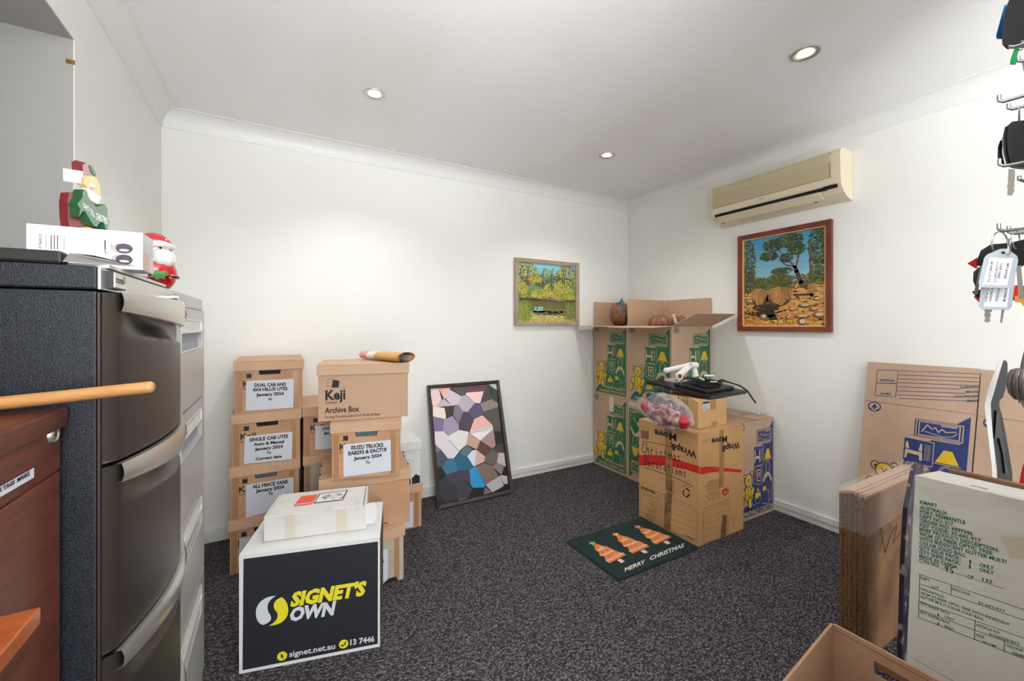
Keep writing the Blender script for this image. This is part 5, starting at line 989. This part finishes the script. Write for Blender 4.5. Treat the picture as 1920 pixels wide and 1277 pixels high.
m, _ = cut([(165, 90), (200, 72), (240, 95), (270, 150), (290, 195), (240, 190), (180, 195), (170, 170)], .004, .014, MPK, 'h', MR, ext=(-.03, .004, .006)); m.build('hat', tw, bevel=.0006)
m, _ = cut([(232, 95), (255, 110), (280, 160), (288, 195), (262, 175), (245, 140)], .001, .003, mat('holly_green', (92, 108, 92), .6), 'l'); m.build('leaf_trim', tw)
m, _ = cut([(130, 140), (168, 150), (172, 200), (150, 258), (132, 250)], .003, .018, M_WHITEP, 'pom', ext=(-.03, 0, .001)); m.build('hat_trim', tw, bevel=.001)
m, _ = cut([(180, 205), (215, 188), (262, 188), (295, 215), (318, 270), (326, 330), (318, 362), (280, 350), (240, 310), (205, 290), (178, 260)], .0, .010, MS_, 'face'); m.build('face', tw, bevel=.001)
m, _ = cut([(205, 290), (245, 320), (290, 352), (330, 372), (322, 400), (300, 440), (262, 420), (230, 400), (208, 350)], -.002, .008, mat('cream_beard', (206, 196, 180), .6), 'beard'); m.build('beard', tw, bevel=.001)
m, _ = cut([(242, 262), (262, 255), (280, 275), (268, 292), (248, 290)], -.004, .004, M_WHITEP, 'nose'); m.build('nose', tw, bevel=.0006)
m, ps = cut([(118, 440), (165, 380), (165, 330), (180, 310), (205, 330), (215, 375), (250, 420), (292, 468), (330, 450), (365, 440), (385, 480), (388, 545), (400, 600), (388, 680), (368, 655), (350, 588), (320, 600), (292, 642), (265, 630), (230, 575), (190, 505), (165, 500), (135, 552), (145, 480)], -.008, .014, MG, 'ban', MGE)
f = Face(m, ps[0]-FN*-.0, Vector((-FN.y, FN.x, 0)), (0, 0, 1), (-FN if FN.y > 0 else FN)); f.N = FN if FN.y < 0 else -FN
for st, p in (('DAYS', ((172, 470), (222, 505), 42)), ('TILL', ((232, 525), (274, 560), 48)), ('CHRISTMAS', ((284, 575), (386, 622), 60))):
    a = qf(*p[0]); e = qf(*p[1]); f.textpx(st, a[0], a[1], e[0], e[1], p[2]/4.73, p[2]/4.73, M_WHITEP, .0, 3)
m.build('banner', tw, bevel=.0004)
m = MB(); m.blob(hit(*qf(208, 672), Vector((-.262, .926, 1.4)), FN), (.009, .006, .006), mat('orange_foot', (222, 140, 60), .5), None, 14, 10); m.build('foot', tw, smooth=True)
# glossy ceramic figurine
c0 = P(298, 500, 1.0); c0 = Vector((-.272, 1.335, CH)); tcer = thing('ceramic_figurine', 'glossy red round christmas figurine with white beard, on the grey filing cabinet', 'figurine', c0)
RG = mat('glossy_red_glaze', (200, 14, 22), .1, coat=1); WG = mat('glossy_white_glaze', (232, 230, 228), .12, coat=1); SKN = mat('skin_glaze', (226, 180, 160), .2, coat=1)
m = MB(); m.blob(c0+Vector((0, 0, .043)), (.046, .046, .046), RG, lambda th, ph, d: 1+.04*math.sin(th)); m.v = [Vector((v.x, v.y, max(v.z, CH+.0005))) for v in m.v]; m.build('body', tcer, smooth=True)
m = MB(); m.tube([c0+Vector((.047*math.cos(a), .047*math.sin(a), .036)) for a in [2*math.pi*k/30 for k in range(30)]], .004, M_BLACKP, 8, closed=True); m.build('belt', tcer, smooth=True)
hc = c0+Vector((0, 0, .098))
m = MB(); m.blob(hc, (.037, .037, .038), SKN); m.build('face', tcer, smooth=True)
m = MB(); m.blob(hc+Vector((0, 0, .010)), (.0385, .0385, .036), RG, lambda th, ph, d: 1 if th < 1.35 else .92); m.v = [Vector((v.x, v.y, max(v.z, hc.z+.014))) for v in m.v]; m.build('cap', tcer, smooth=True)
m = MB(); m.tube([hc+Vector((.036*math.cos(a), .036*math.sin(a), .014+.002*math.sin(5*a))) for a in [2*math.pi*k/30 for k in range(30)]], .0085, WG, 10, closed=True); m.build('cap_trim', tcer, smooth=True)
m = MB(); dq = Vector((.8, -.6, 0)).normalized(); m.blob(hc+dq*.020+Vector((0, 0, -.017)), (.030, .030, .026), WG, lambda th, ph, d: 1+.05*math.sin(7*ph)+.25*max(0, -d.z)*max(0, d.dot(dq))); m.build('beard', tcer, smooth=True)
m = MB(); m.blob(hc+dq*.037+Vector((0, 0, .001)), (.006,)*3, SKN, None, 14, 10); m.build('nose', tcer, smooth=True)
for s in (-1, 1):
    e_ = hc+dq.cross(Vector((0, 0, 1)))*.013*s+dq*.034+Vector((0, 0, .006)); m = MB(); m.blob(e_, (.003,)*3, M_BLACKP, None, 10, 8); m.build('eye', tcer, smooth=True)
m = MB(); m.blob(c0+Vector((-.012, -.044, .050)), (.022, .012, .024), WG, None, 18, 12); m.tube([c0+Vector((-.012+.008*math.cos(a*.6), -.058, .05+.008*math.sin(a*.6))) for a in range(9)], .0016, RG, 6); m.build('gift_sack', tcer, smooth=True)
m = MB(); gl = mat('leaf_glaze', (60, 140, 60), .2, coat=1); cc = c0+Vector((.020, -.045, .036)); pts = []
for k in range(14): a = 2*math.pi*k/14; r = .016 if k % 2 == 0 else .011; pts.append(cc+Vector((r*1.2*math.cos(a), -.002, r*.8*math.sin(a))))
m.prism(pts, (0, -.003, 0), gl); m.build('holly_leaf', tcer)
m = MB(); m.blob(c0+Vector((.038, -.034, .030)), (.005,)*3, RG, None, 12, 8); m.build('berry', tcer, smooth=True)

# ------------------------------------------------------------------ right foreground
# flat carton leaning on the right wall
tl = thing('flattened_carton', 'flattened blue-printed carton leaning upright on the right wall', 'box', (2.80, .64, 0))
O = Vector((2.775, 1.078, .001)); top = Vector((XR-.012, 1.041, 1.028)); Vv = (top-O); Uu = Vector((0, -1, 0)); N_ = Uu.cross(Vv).normalized(); N_ = N_ if N_.x < 0 else -N_; Vv.normalize(); Hh = (top-O).length
qi = lambda x, y: (1580+x/4.562, 640+y/4.562)
for k, (u0, u1, dz) in enumerate(((0, .425, 0), (.43, .86, -.004))):
    m = MB(); Ok = O+Uu*u0+Vv*dz+N_*(.003 if k == 0 else 0); m.slab([Ok, Ok+Uu*(u1-u0), Ok+Uu*(u1-u0)+Vv*Hh, Ok+Vv*Hh], N_*.006, M_CARD); f = Face(m, Ok+N_*.006, Uu, Vv, N_)
    if k == 0:
        artwork(Face(m, Ok+N_*.006+Vv*.212, Uu, Vv, N_), u1-u0, .605, M_BLUE, lines=('REMOVALS CARTON',)); f.line([(0, .817), (u1-u0, .817)], .0015, M_INKSOFT, 2); f.line([(0, .212), (u1-u0, .212)], .0015, M_INKSOFT, 2)
        for i in range(7):
            yl = [252, 287, 320, 353, 387, 422, 457][i]; xr = [1070, 1070, 1070, 1062, 915, 970, 880][i]; yr = yl+(xr-412)*.068; f.line([qi(412-i, yl), qi(xr, yr)], .0022, M_BLUE, 3, px=True)
        for st, x0, x1, yy in (('CONTENTS', 1072, 918, 412), ('ROOM', 1072, 972, 452), ('DESTINATION', 1072, 880, 490), ('NAME', 1070, 978, 530)):
            a = qi(x0, yy-2); e = qi(x1, yy-12); f.textpx(st, a[0], a[1]-3+.5, e[0], e[1]-.5, -4.2, -4.2, M_BLUE, .02, 3)
        f.line([qi(420, 487), qi(975, 523)], .0022, M_BLUE, 3, px=True)
        for q in (((230, 240), (402, 250), (396, 360), (225, 350)), ((224, 352), (396, 362), (390, 474), (217, 458))): f.line([qi(*p) for p in q], .0022, M_BLUE, 3, px=True, closed=True)
        a = qi(372, 340); e = qi(248, 330); f.textpx('PACKED BY', a[0], a[1]-3, e[0], e[1]-3, -4, -4, M_BLUE, .02, 3); a = qi(352, 452); e = qi(258, 446); f.textpx('ITEM NO.', a[0], a[1]-3, e[0], e[1]-3, -4, -4, M_BLUE, .02, 3)
    else:
        artwork(Face(m, Ok+N_*.006+Vv*.212, Uu, Vv, N_), u1-u0, .605, M_BLUE, lines=('REMOVALS CARTON',)); f.line([(0, .817), (u1-u0, .817)], .0015, M_INKSOFT, 2)
        a = qi(1408, 522); e = qi(1700, 560); f.textpx('HANDLE', a[0], a[1], e[0], e[1], 8.5, 8.5, M_BLUE, .03, 3)
    m.build('carton_panel', tl)
# bundle of flat cartons wrapped in film
tq = thing('carton_bundle', 'film-wrapped bundle of flat brown cartons standing on edge beside the white carton', 'bundle', (2.18, .72, 0))
bx0, by0, by1, bz = 1.88, .682, .772, .612
n = 13; MF1 = mat('corrugated_edge', (138, 98, 66), .8, bump=(300, 1), var=(330, (70, 48, 32), .42, .56, (1, 1, .8)))
for k in range(n):
    a0 = by0+(by1-by0)*k/n; a1 = by0+(by1-by0)*(k+.86)/n; xs = bx0+random.uniform(-.006, .006) if 0 < k < n-1 else bx0; zt = bz-(.012*abs(k-n/2+.5)/n*2)+random.uniform(-.004, .002)
    m = MB(); m.box(xs, xs+.004, a0, a1, .002, zt-.01, MF1); m.box(xs+.004, bx0+.60, a0, a1, .002, zt, M_BROWN if k == 0 else M_CARD)
    if k == 0:
        f = Face(m, (bx0, by0, 0), (1, 0, 0), (0, 0, 1), (0, -1, 0)); f.line([(.004, bz-.10), (.55, bz-.085)], .002, M_INKSOFT, 1)
        f.line([(.10, .38), (.14, .44), (.10, .47), (.15, .36), (.2, .42), (.26, .44), (.22, .38), (.3, .41)], .004, M_INK, 2)
    m.build('flat_carton', tq)
m = MB(); MFILM = mat('stretch_film', (236, 232, 228), .1, alpha=.13, bump=(30, .8, (1, 1, 4)), spec=.8); g = .003
m.add([(bx0-g-.004, by0-g, .46), (bx0-g-.004, by1+g, .46), (bx0-g-.002, by1+g, bz+.002), (bx0-g-.002, by0-g, bz+.002), (bx0+.6, by0-g, .50), (bx0+.6, by0-g, bz+.003), (bx0+.6, by1+g, bz+.003)], [(0, 1, 2, 3), (4, 0, 3, 5), (3, 2, 6, 5)], MFILM)
m.build('stretch_film', tq)
# white fibre-optic tree carton
tt = thing('long_carton', 'yellowed white carton with green stencilled KMART shipping text, right foreground', 'box', (1.66, .30, 0))
top0 = hit(1716, 891, Vector((0, 0, .80)), Vector((0, 0, 1))); bt = Vector((top0.x-.085, top0.y+.004, .012)); Vv = (top0-bt).normalized(); Hh = (top0-bt).length; Uu = Vector((0, -1, 0)); N_ = Uu.cross(Vv).normalized(); N_ = N_ if N_.x < 0 else -N_; DD = .19; WW = .36
m = MB(); m.hexa([bt+Uu*u-N_*v+Vv*z for z in (0, Hh) for u, v in ((0, 0), (WW, 0), (WW, DD), (0, DD))], M_DIRTYW)
f = Face(m, bt, Uu, Vv, N_, .0005); qj = lambda x, y: (1700+x/3.218, 880+y/3.218)
def TJ(st, x0, y0, x1, y1, h, bo=.03, mm=None): a = qj(x0, y0); e = qj(x1, y1); f.textpx(st, a[0], a[1], e[0], e[1], h/3.218, h/3.218, mm or M_GREEN2, bo, 2)
for st, x0, y0, x1, y1 in (('KMART', 70, 204, 175, 228), ('AUSTRALIA', 70, 236, 237, 274), ('PORT: FREMANTLE', 70, 262, 345, 330), ('DEPT NO: 017', 70, 288, 272, 340), ('ORDER NO: 6997396', 70, 314, 388, 398), ('KEY CODE: 37-641-917', 70, 341, 438, 440), ('BRIEF PRODUCT DESCRIPTION:', 68, 367, 545, 498),
                         ("90CM (3') FIBER OPTIC TREE", 68, 394, 508, 516), ('WITH IRIDESCENT GLITTER MULTI', 68, 421, 590, 568), ('COLOR SOLID BALL', 68, 448, 350, 530), ('QTY ISSUE PACK:', 68, 475, 318, 548), ('QTY SHPR PACK:', 68, 502, 316, 576), ('MADE IN CHINA', 68, 529, 300, 600), ('CTN NO:', 68, 556, 190, 590),
                         ('1', 368, 565, 380, 569), ('ONLY', 430, 584, 517, 606), ('1', 366, 593, 378, 597), ('ONLY', 430, 612, 517, 636), ('OF', 357, 655, 396, 664), ('132', 447, 672, 508, 690)): TJ(st, x0, y0, x1, y1, 21)
f.line([qj(190, 592), qj(350, 645)], .001, M_GREEN2, 2, px=True); f.line([qj(398, 662), qj(582, 720)], .001, M_GREEN2, 2, px=True); hand(f, '45', *qj(225, 610), *qj(282, 632), 11, .002, M_INK, 3)
G_ = M_GREEN2
for pts in (((72, 630), (708, 848)), ((72, 688), (708, 912)), ((68, 792), (708, 1020)), ((68, 842), (708, 1082)), ((66, 890), (708, 1145)), ((72, 630), (66, 890)), ((262, 694), (260, 756)), ((406, 908), (402, 1028)), ((583, 1038), (581, 1098))): f.line([qj(*p) for p in pts], .0014, G_, 2, px=True)
for st, x0, y0, x1, y1, h in (('DEPT.', 78, 658, 134, 676, 15), ('017', 142, 716, 187, 722, 16), ('KEYCODE', 268, 725, 372, 760, 15), ('37-641-917', 422, 808, 585, 862, 15), ('DESCRIPTION', 78, 724, 218, 776, 14), ("90CM (3') FIBER OPTIC TREE WITH IRIDESCENT", 78, 748, 615, 944, 15), ('GLITTER MULTI COLOR SOLID BALL', 76, 770, 458, 912, 15), ('QTY INNER PACK', 76, 810, 256, 878, 14), ('1', 180, 880, 190, 884, 15), ('ONLY', 222, 892, 282, 914, 15),
                          ('QTY OUTER PACK', 74, 862, 258, 936, 14), ('1', 180, 936, 190, 940, 15), ('ONLY', 222, 948, 282, 972, 15), ('ARTICLE NO.', 412, 942, 560, 996, 15), ('0106520-015', 490, 998, 672, 1062, 15), ('SIZE', 410, 1002, 462, 1020, 14), ('90 CM', 452, 1046, 530, 1074, 15), ('COLOUR', 590, 1066, 694, 1102, 15), ('GREEN', 630, 1112, 716, 1142, 15)): TJ(st, x0, y0, x1, y1, h, .02)
f.line([qj(40, 1142), qj(300, 1290)], .0012, M_INKSOFT, 1, px=True)
stn = mat('scuff_stain', (192, 180, 156), .6)
f.poly([qj(*p) for p in ((545, 398), (700, 410), (708, 545), (610, 530), (590, 470), (560, 440))], stn, 1, px=True)
for k in range(9): yy = 100+k*10; f.line([qj(60+k*9, yy), qj(430, yy+52+k*3)], .0006, stn, 1, px=True); f.line([qj(480, yy+35), qj(690, yy+78)], .0008, stn, 1, px=True)
tpf = Face(m, bt+Vv*Hh, Uu, -N_, Vv); tpf.text('FIBRE', .10, .13, .05, .008, M_GREEN2, .02); tpf.text('90 CM', .10, .13, .036, .008, M_GREEN2, .02)
m.build('carton_body', tt, bevel=.004)
m = MB(); fs_ = Face(m, bt, -N_, Vv, -Uu, .0006); fs_.poly([(.004, .1), (.05, .1), (.07, .5), (.02, .72), (.004, .72)], mat('dark_label', (58, 50, 66), .2, var=(40, (150, 140, 160), .5, .8)), 2)
m.build('side_label', tt)
m = MB(); M_SLV = mat('dark_printed_sleeve', (52, 46, 60), .25, var=(26, (150, 138, 146), .56, .64, (2, 2, .8)), coat=.5)
p0 = hit(1689, 1150, Vector((0, .56, 0)), Vector((0, 1, 0))); p1 = hit(1712, 1150, Vector((0, .56, 0)), Vector((0, 1, 0)))
m.prism([(p0.x, .56, .004), (p1.x+.05, .56, .004), (p1.x+.10, .56, .74), (p1.x+.03, .56, .76), (p0.x+.055, .56, .62), (p0.x+.03, .56, .45)], (0, .012, 0), M_SLV)
tag(m.build('printed_sleeve', bevel=.002), 'dark glossy printed sleeve squeezed between the film-wrapped bundle and the yellowed white carton', 'packaging')
# plain brown flat carton behind it
m = MB(); o2 = bt-N_*(DD+.004); m.hexa([o2+Uu*u-N_*v+Vv*z for z in (0, Hh+.012) for u, v in ((.02, 0), (.34, 0), (.34, .03), (.02, .03))], M_BROWN)
tag(m.build('flattened_carton', bevel=.003), 'plain brown folded carton wedged right behind the yellowed white carton', 'box')
# open brown box in the foreground
rz = .45; c0 = hit(1562, 1170, Vector((0, 0, rz)), Vector((0, 0, 1))); to = thing('open_box', 'open brown cardboard box with cut-out hand hole, bottom right corner', 'box', (c0.x-.18, c0.y-.22, 0))
dl = Vector((-math.cos(math.radians(6.5)), math.sin(math.radians(-6.5))*-1, 0)); dl = Vector((-1.678, -.2025, 0)).normalized(); dr_ = Vector((0, -1, 0)); Lx, Ly = .37, .47; zz = Vector((0, 0, 1)); M_OB = mat('open_box_board', (160, 124, 96), .8, bump=(30, .1), var=(5, (150, 114, 87), .4, .7))
def wallp(a, d, L, name, n_, hole=None):
    m = MB(); q = [a-zz*rz+zz*.002, a+d*L-zz*rz+zz*.002, a+d*L, a]
    if not hole: m.slab(q, n_*.006, M_OB)
    else:
        u0, u1, v0, v1 = hole
        for (p, r, s_, t_) in ((0, L, .002, v0), (0, L, v1, rz), (0, u0, v0, v1), (u1, L, v0, v1)): m.slab([a-zz*rz+d*p+zz*s_, a-zz*rz+d*r+zz*s_, a-zz*rz+d*r+zz*t_, a-zz*rz+d*p+zz*t_], n_*.006, M_OB)
        m.slab([a-zz*rz+d*u0+zz*v1, a-zz*rz+d*u1+zz*v1, a-zz*rz+d*u1+zz*(v0+.008)+n_*.018, a-zz*rz+d*u0+zz*(v0+.008)+n_*.018], n_*.003, M_OB)
        f = Face(m, a-zz*rz, d, zz, -n_); f.line([(.004, rz-.012), (L, rz-.012)], .0016, M_INKSOFT, 1)
    m.build('box_wall', to)
hl = hit(1637.6, 1238, c0, Vector((1, 0, 0))); u_h = (hl-c0).dot(dr_); v_h = rz+(hl.z-rz)
wallp(c0, dr_, Ly, 'r', Vector((1, 0, 0)), (u_h, u_h+.10, v_h-.034, v_h)); wallp(c0, dl, Lx, 'l', Vector((0, 1, 0)))
wallp(c0+dl*Lx, dr_, Ly, 'x', Vector((-1, 0, 0))); wallp(c0+dr_*Ly, dl, Lx, 'y', Vector((0, -1, 0)))
m = MB(); a = c0-zz*(rz-.001); m.slab([a, a+dl*Lx, a+dl*Lx+dr_*Ly, a+dr_*Ly], (0, 0, .005), M_OB); m.build('box_base', to)

# white and black appliance handle, stick vacuum
qk = lambda x, y: (1820+x/4.91, 640+y/4.91)
def prof(pts, t, th, mm, name, par, bev=.003, dx=0):
    O = Vector((0, 0, EH))+ray(1870, 780)*t; N_ = Vector((.8, -.6, 0)).normalized()*-1
    ps = [hit(*qk(*p), O, Vector((SN, CS, 0)))+Vector((dx, 0, 0)) for p in pts]; m = MB(); dd = ray(1875, 600); dd.z = 0; m.prism(ps, dd.normalized()*th, mm); m.build(name, par, bevel=bev)
tv = thing('handheld_appliance', 'white and black angled appliance handle standing in front of the flattened carton', 'appliance', P(1880, 900, 1.62)*1.0)
tv.location.z = 0
sh = [(290, 178), (330, 183), (341, 215), (338, 310), (322, 440), (295, 520), (268, 540), (262, 600), (290, 700), (330, 900), (385, 1225), (375, 1700), (340, 2735), (300, 2735), (235, 1160), (205, 900), (182, 575), (215, 480), (262, 300)]
prof(sh, 1.62, .05, M_BLACKP, 'black_shell', tv, .008)
shw = [(262, 185), (290, 174), (298, 182), (262, 300), (215, 470), (184, 572), (190, 700), (212, 950), (240, 1180), (302, 2735), (270, 2735), (195, 1150), (165, 900), (138, 690), (128, 600), (134, 565), (160, 450), (205, 320), (240, 240)]
prof(shw, 1.61, .065, M_WHITEP, 'white_shell', tv, .006)
prof([(222, 900), (262, 890), (300, 1050), (320, 1225), (340, 1225), (300, 880), (260, 640), (240, 640)], 1.615, .004, mat('dark_gloss_inlay', (52, 52, 56), .2), 'inlay', tv, .001)
td = thing('stick_vacuum', 'stick vacuum with ribbed grey cyclone and red body at the right edge', 'vacuum cleaner', P(1925, 900, 1.5)); td.location.z = 0
cyc = P(1922, 722, 1.5); MV = mat('smoky_metal_plastic', (120, 114, 112), .22, .6)
m = MB()
for k in range(14):
    a = 2*math.pi*k/14
    m.tube([cyc+Vector((.62*r*math.cos(a), .62*r*math.sin(a), z)) for r, z in ((.030, .055), (.046, .048), (.056, .025), (.058, 0), (.052, -.03), (.034, -.052))], [.006, .008, .009, .009, .008, .006], MV, 9)
m.blob(cyc, (.032, .032, .055), MV); m.build('cyclones', td, smooth=True)
m = MB(); m.tube([cyc+Vector((0, 0, .05)), P(1924, 680, 1.5), P(1942, 610, 1.5)], [.013, .012, .012], mat('wand_grey', (116, 114, 112), .35, .4), 18); m.build('wand', td, smooth=True)
m = MB(); m.tube([P(1940, 840, 1.5), P(1926, 880, 1.5), P(1914, 940, 1.5)], [.012, .012, .012], mat('vacuum_red', (190, 18, 34), .25), 18); m.tube([P(1914, 940, 1.5), Vector((P(1905, 940, 1.5).x, P(1905, 940, 1.5).y, .03))], .012, MATS['wand_grey'], 16); m.build('red_tube', td, smooth=True)
m = MB(); m.tube([cyc+Vector((.01, 0, -.05)), P(1948, 790, 1.5), P(1942, 840, 1.5)], [.018, .018, .012], mat('clear_bin', (170, 172, 176), .1, .1), 20); m.build('dust_bin', td, smooth=True)
b_ = Vector((P(1905, 940, 1.5).x, P(1905, 940, 1.5).y, 0)); m = MB(); m.box(b_.x-.10, b_.x+.10, b_.y-.03, b_.y+.03, .002, .045, M_BLACKP); m.build('floor_head', td, bevel=.01)

# ------------------------------------------------------------------ pegboard, hooks and keys at the right edge
tp2 = thing('pegboard', 'perforated metal board carrying key hooks on the front wall', 'pegboard', (1.25, -.08, 1.2)); m = MB(); m.box(.80, 1.70, -.098, -.085, 1.0, 2.0, M_GREYM); m.build('board', tp2)
MW = mat('hook_steel', (176, 178, 180), .25, .9)
def hook(tipx, topy, elby, t, label, tw=None):
    e = P(tipx, elby, t); u = P(tipx, topy, t); u.x, u.y = e.x, e.y
    r = .0021; far = Vector((e.x+.0, -.086, e.z+.004)); m = MB()
    pts = [u, u.lerp(e, .6), e+Vector((0, 0, .004)), e+Vector((0, -.004, .0006)), e+Vector((0, -.02, .0)), far]; m.tube(pts, r, MW, 8)
    tag(m.build('pegboard_hook', smooth=True), label, 'hook', 'wire hooks on the pegboard'); return e
hook(1892, 88, 93, .55, 'short wire hook below the topmost black key fob'); hook(1909, 106, 119, .56, 'wire hook directly under the green key tag')
hook(1873, 178, 194, .55, 'long bare wire hook sticking out over the silver-rimmed key fob'); hook(1891, 194, 208, .57, 'wire hook just below the long bare hook, carrying a ring')
hook(1874, 298, 314, .55, 'wire hook crossing the lower end of the silver-rimmed key fob'); hook(1911, 330, 342, .57, 'lowest wire hook beneath the silver-rimmed fob')
hook(1872.5, 419, 435, .55, 'wire hook carrying the tagged keys, left of the pair'); hook(1891, 424, 440, .57, 'wire hook carrying the tagged keys, right of the pair')
VD = Vector((SN, CS, 0)); KD = Vector((ray(1895, 300).x, ray(1895, 300).y, 0)).normalized()     # the keys hang facing the room
def plate(pts, t, th, mm, name, par, bev=.0, q=lambda x, y: (x, y), hole=None):
    O = Vector((0, 0, EH))+VD*t; ps = [hit(*q(*p), O, VD) for p in pts]; m = MB(); m.prism(ps, KD*th, mm); return m.build(name, par, bevel=bev)
def keyring(x, y, r, t, par, tilt=.4):
    c = P(x, y, t); rt = Vector((CS, -SN, 0)); m = MB(); m.tube([c+(rt*math.cos(a)+Vector((0, 0, 1))*math.sin(a)+VD*math.cos(a)*tilt)*r for a in [2*math.pi*k/24 for k in range(24)]], .0009, MW, 6, closed=True); m.build('key_ring', par, smooth=True)
qm = lambda x, y: (1780+x/3.357, y/3.357); qn = lambda x, y: (1780+x/4.914, 380+y/4.914)
k1 = thing('key_set', 'black key fob with blue tag at the top right corner', 'keys', P(1905, 50, .55), 'car keys hanging from the hooks')
plate([(385, -20), (520, -20), (520, 268), (460, 275), (360, 282), (332, 255), (335, 160), (350, 60)], .55, .013, M_BLACKP, 'key_fob', k1, .004, qm); plate([(345, 35), (360, 25), (340, 240), (298, 240), (294, 225)], .57, .003, mat('blue_tag', (20, 116, 190), .35), 'key_tag', k1, .0006, qm)
keyring(1925, 80, .010, .56, k1); plate([(450, 255), (520, 250), (520, 272), (455, 268)], .545, .004, M_SILV, 'key_blade', k1, 0, qm)
k2 = thing('key_set', 'green plastic key tag hanging below the topmost black fob', 'keys', P(1905, 105, .58), 'car keys hanging from the hooks')
plate([(415, 285), (440, 285), (430, 345), (420, 402), (382, 402), (382, 385)], .59, .003, mat('green_tag', (20, 150, 80), .35), 'key_tag', k2, .0006, qm); plate([(455, 380), (500, 370), (500, 470), (470, 460)], .60, .003, M_SILV, 'key_blade', k2, 0, qm); keyring(1912, 84, .008, .59, k2)
k3 = thing('key_set', 'black key fob with silver rim and key blade pointing down', 'keys', P(1905, 280, .55), 'car keys hanging from the hooks')
plate([(368, 790), (395, 765), (530, 750), (530, 1060), (420, 1050), (388, 1042), (368, 960), (362, 860)], .55, .012, M_BLACKP, 'key_fob', k3, .004, qm)
plate([(350, 800), (378, 785), (368, 860), (370, 950), (392, 1045), (360, 1040), (338, 960), (330, 880)], .552, .009, M_CHROME, 'fob_rim', k3, .002, qm)
plate([(320, 885), (334, 878), (332, 960), (350, 1040), (320, 1038), (303, 985), (305, 925)], .556, .007, M_BLACKP, 'fob_back', k3, .002, qm)
plate([(372, 1062), (415, 1066), (412, 1135), (406, 1150), (412, 1165), (404, 1180), (410, 1200), (392, 1232), (364, 1225), (368, 1190), (362, 1175), (370, 1150), (368, 1130)], .55, .0025, M_SILV, 'key_blade', k3, 0, qm); keyring(1911, 218, .012, .555, k3, .8)
k4 = thing('key_set', 'bunch of keys with two grey plastic name tags and red key heads', 'keys', P(1870, 500, .54), 'car keys hanging from the hooks')
keyring(1875, 458, .017, .56, k4, .3); keyring(1905, 450, .013, .57, k4, .5); keyring(1893, 462, .010, .53, k4, .9)
plate([(380, 430), (440, 380), (560, 370), (640, 350), (720, 330), (720, 560), (640, 600), (600, 520), (520, 430)], .57, .008, M_BLACKP, 'key_head', k4, .003, qn)
plate([(290, 440), (380, 385), (440, 378), (448, 430), (330, 500), (300, 580), (255, 580), (250, 540)], .56, .005, M_BLACKR, 'key_head', k4, .001, qn)
redp = mat('red_plastic', (214, 30, 30), .3)
plate([(165, 560), (258, 505), (258, 600), (240, 605)], .575, .004, redp, 'key_tag', k4, .001, qn); plate([(450, 390), (530, 370), (500, 420), (455, 425)], .575, .004, redp, 'key_tag', k4, .001, qn)
plate([(222, 640), (275, 590), (290, 700), (240, 775), (218, 720)], .57, .006, mat('slate_plastic', (66, 72, 80), .4), 'key_head', k4, .002, qn); plate([(222, 865), (300, 840), (620, 760), (720, 770), (720, 850), (600, 900), (270, 915)], .585, .004, redp, 'key_head', k4, .001, qn)
plate([(285, 575), (305, 580), (262, 845), (222, 845)], .565, .002, M_SILV, 'key_blade', k4, 0, qn); plate([(615, 590), (660, 575), (690, 880), (640, 890)], .56, .002, M_SILV, 'key_blade', k4, 0, qn); plate([(205, 820), (290, 800), (290, 880), (250, 870)], .575, .004, M_BLACKP, 'key_head', k4, .001, qn)
plate([(320, 985), (392, 985), (392, 1005), (375, 1012), (385, 1040), (372, 1060), (378, 1095), (345, 1108), (320, 1092), (332, 1060), (318, 1040), (328, 1012)], .56, .002, M_SILV, 'key_blade', k4, 0, qn)
plate([(480, 985), (510, 985), (505, 1010), (496, 1030), (500, 1050), (490, 1070), (488, 1108), (466, 1105)], .565, .002, M_SILV, 'key_blade', k4, 0, qn); plate([(600, 860), (690, 850), (688, 960), (660, 920), (600, 915)], .58, .003, mat('amber_plastic', (206, 132, 50), .4), 'key_head', k4, .001, qn)
MTG = mat('frosted_grey_plastic', (140, 145, 152), .35)
M_TPAP = mat('tag_paper', (176, 179, 188), .6)
for j, (pts, pap, lines) in enumerate(((((290, 780), (320, 700), (600, 690), (600, 780), (575, 960), (550, 985), (300, 985), (272, 960)), ((335, 770), (558, 765), (530, 965), (315, 960)), (('& PREMIUM', 530, .5), ('HYUNDAI', 460, .5), ('& TRADIVAN', 400, .5), ('CASH', 360, .55))),
                                       (((320, 510), (345, 480), (470, 425), (530, 425), (625, 490), (635, 530), (590, 760), (560, 790), (290, 780), (268, 740)), ((368, 508), (588, 512), (530, 765), (302, 752)), (('MYAREE', 545, .4), ('CAR HIRE', 485, .4), ('2/12 HAYDEN CT', 450, .35), ('MYAREE 6150 WA', 395, .35))))):
    t_ = .545-.012*j; O = Vector((0, 0, EH))+VD*t_; ps = [hit(*qn(*p), O, VD) for p in pts]; m = MB(); m.prism(ps, KD*.004, MTG)
    f = Face(m, ps[0], (CS, -SN, 0), (0, 0, 1), -VD, .0002)
    f.poly([qn(*p) for p in pap], M_TPAP, 1, px=True)
    if j: f.ell(*f.px(*qn(495, 462)), .0026, .0017, M_DARK, 2)
    y0, y1 = ((790, 950), (560, 740))[j]
    for st, x, a in lines:
        lean = -30 if j else -22; xa = x; f.textq(st, [f.px(*qn(xa-18, y0+ (0 if a > .38 else -14))), f.px(*qn(xa-18+lean, y1-(40 if a > .38 else 5))), f.px(*qn(xa+4+lean, y1-(40 if a > .38 else 5))), f.px(*qn(xa+4, y0+(0 if a > .38 else -14)))], M_INKSOFT, .01, 3)
    m.build('key_tag', k4, bevel=.0008)
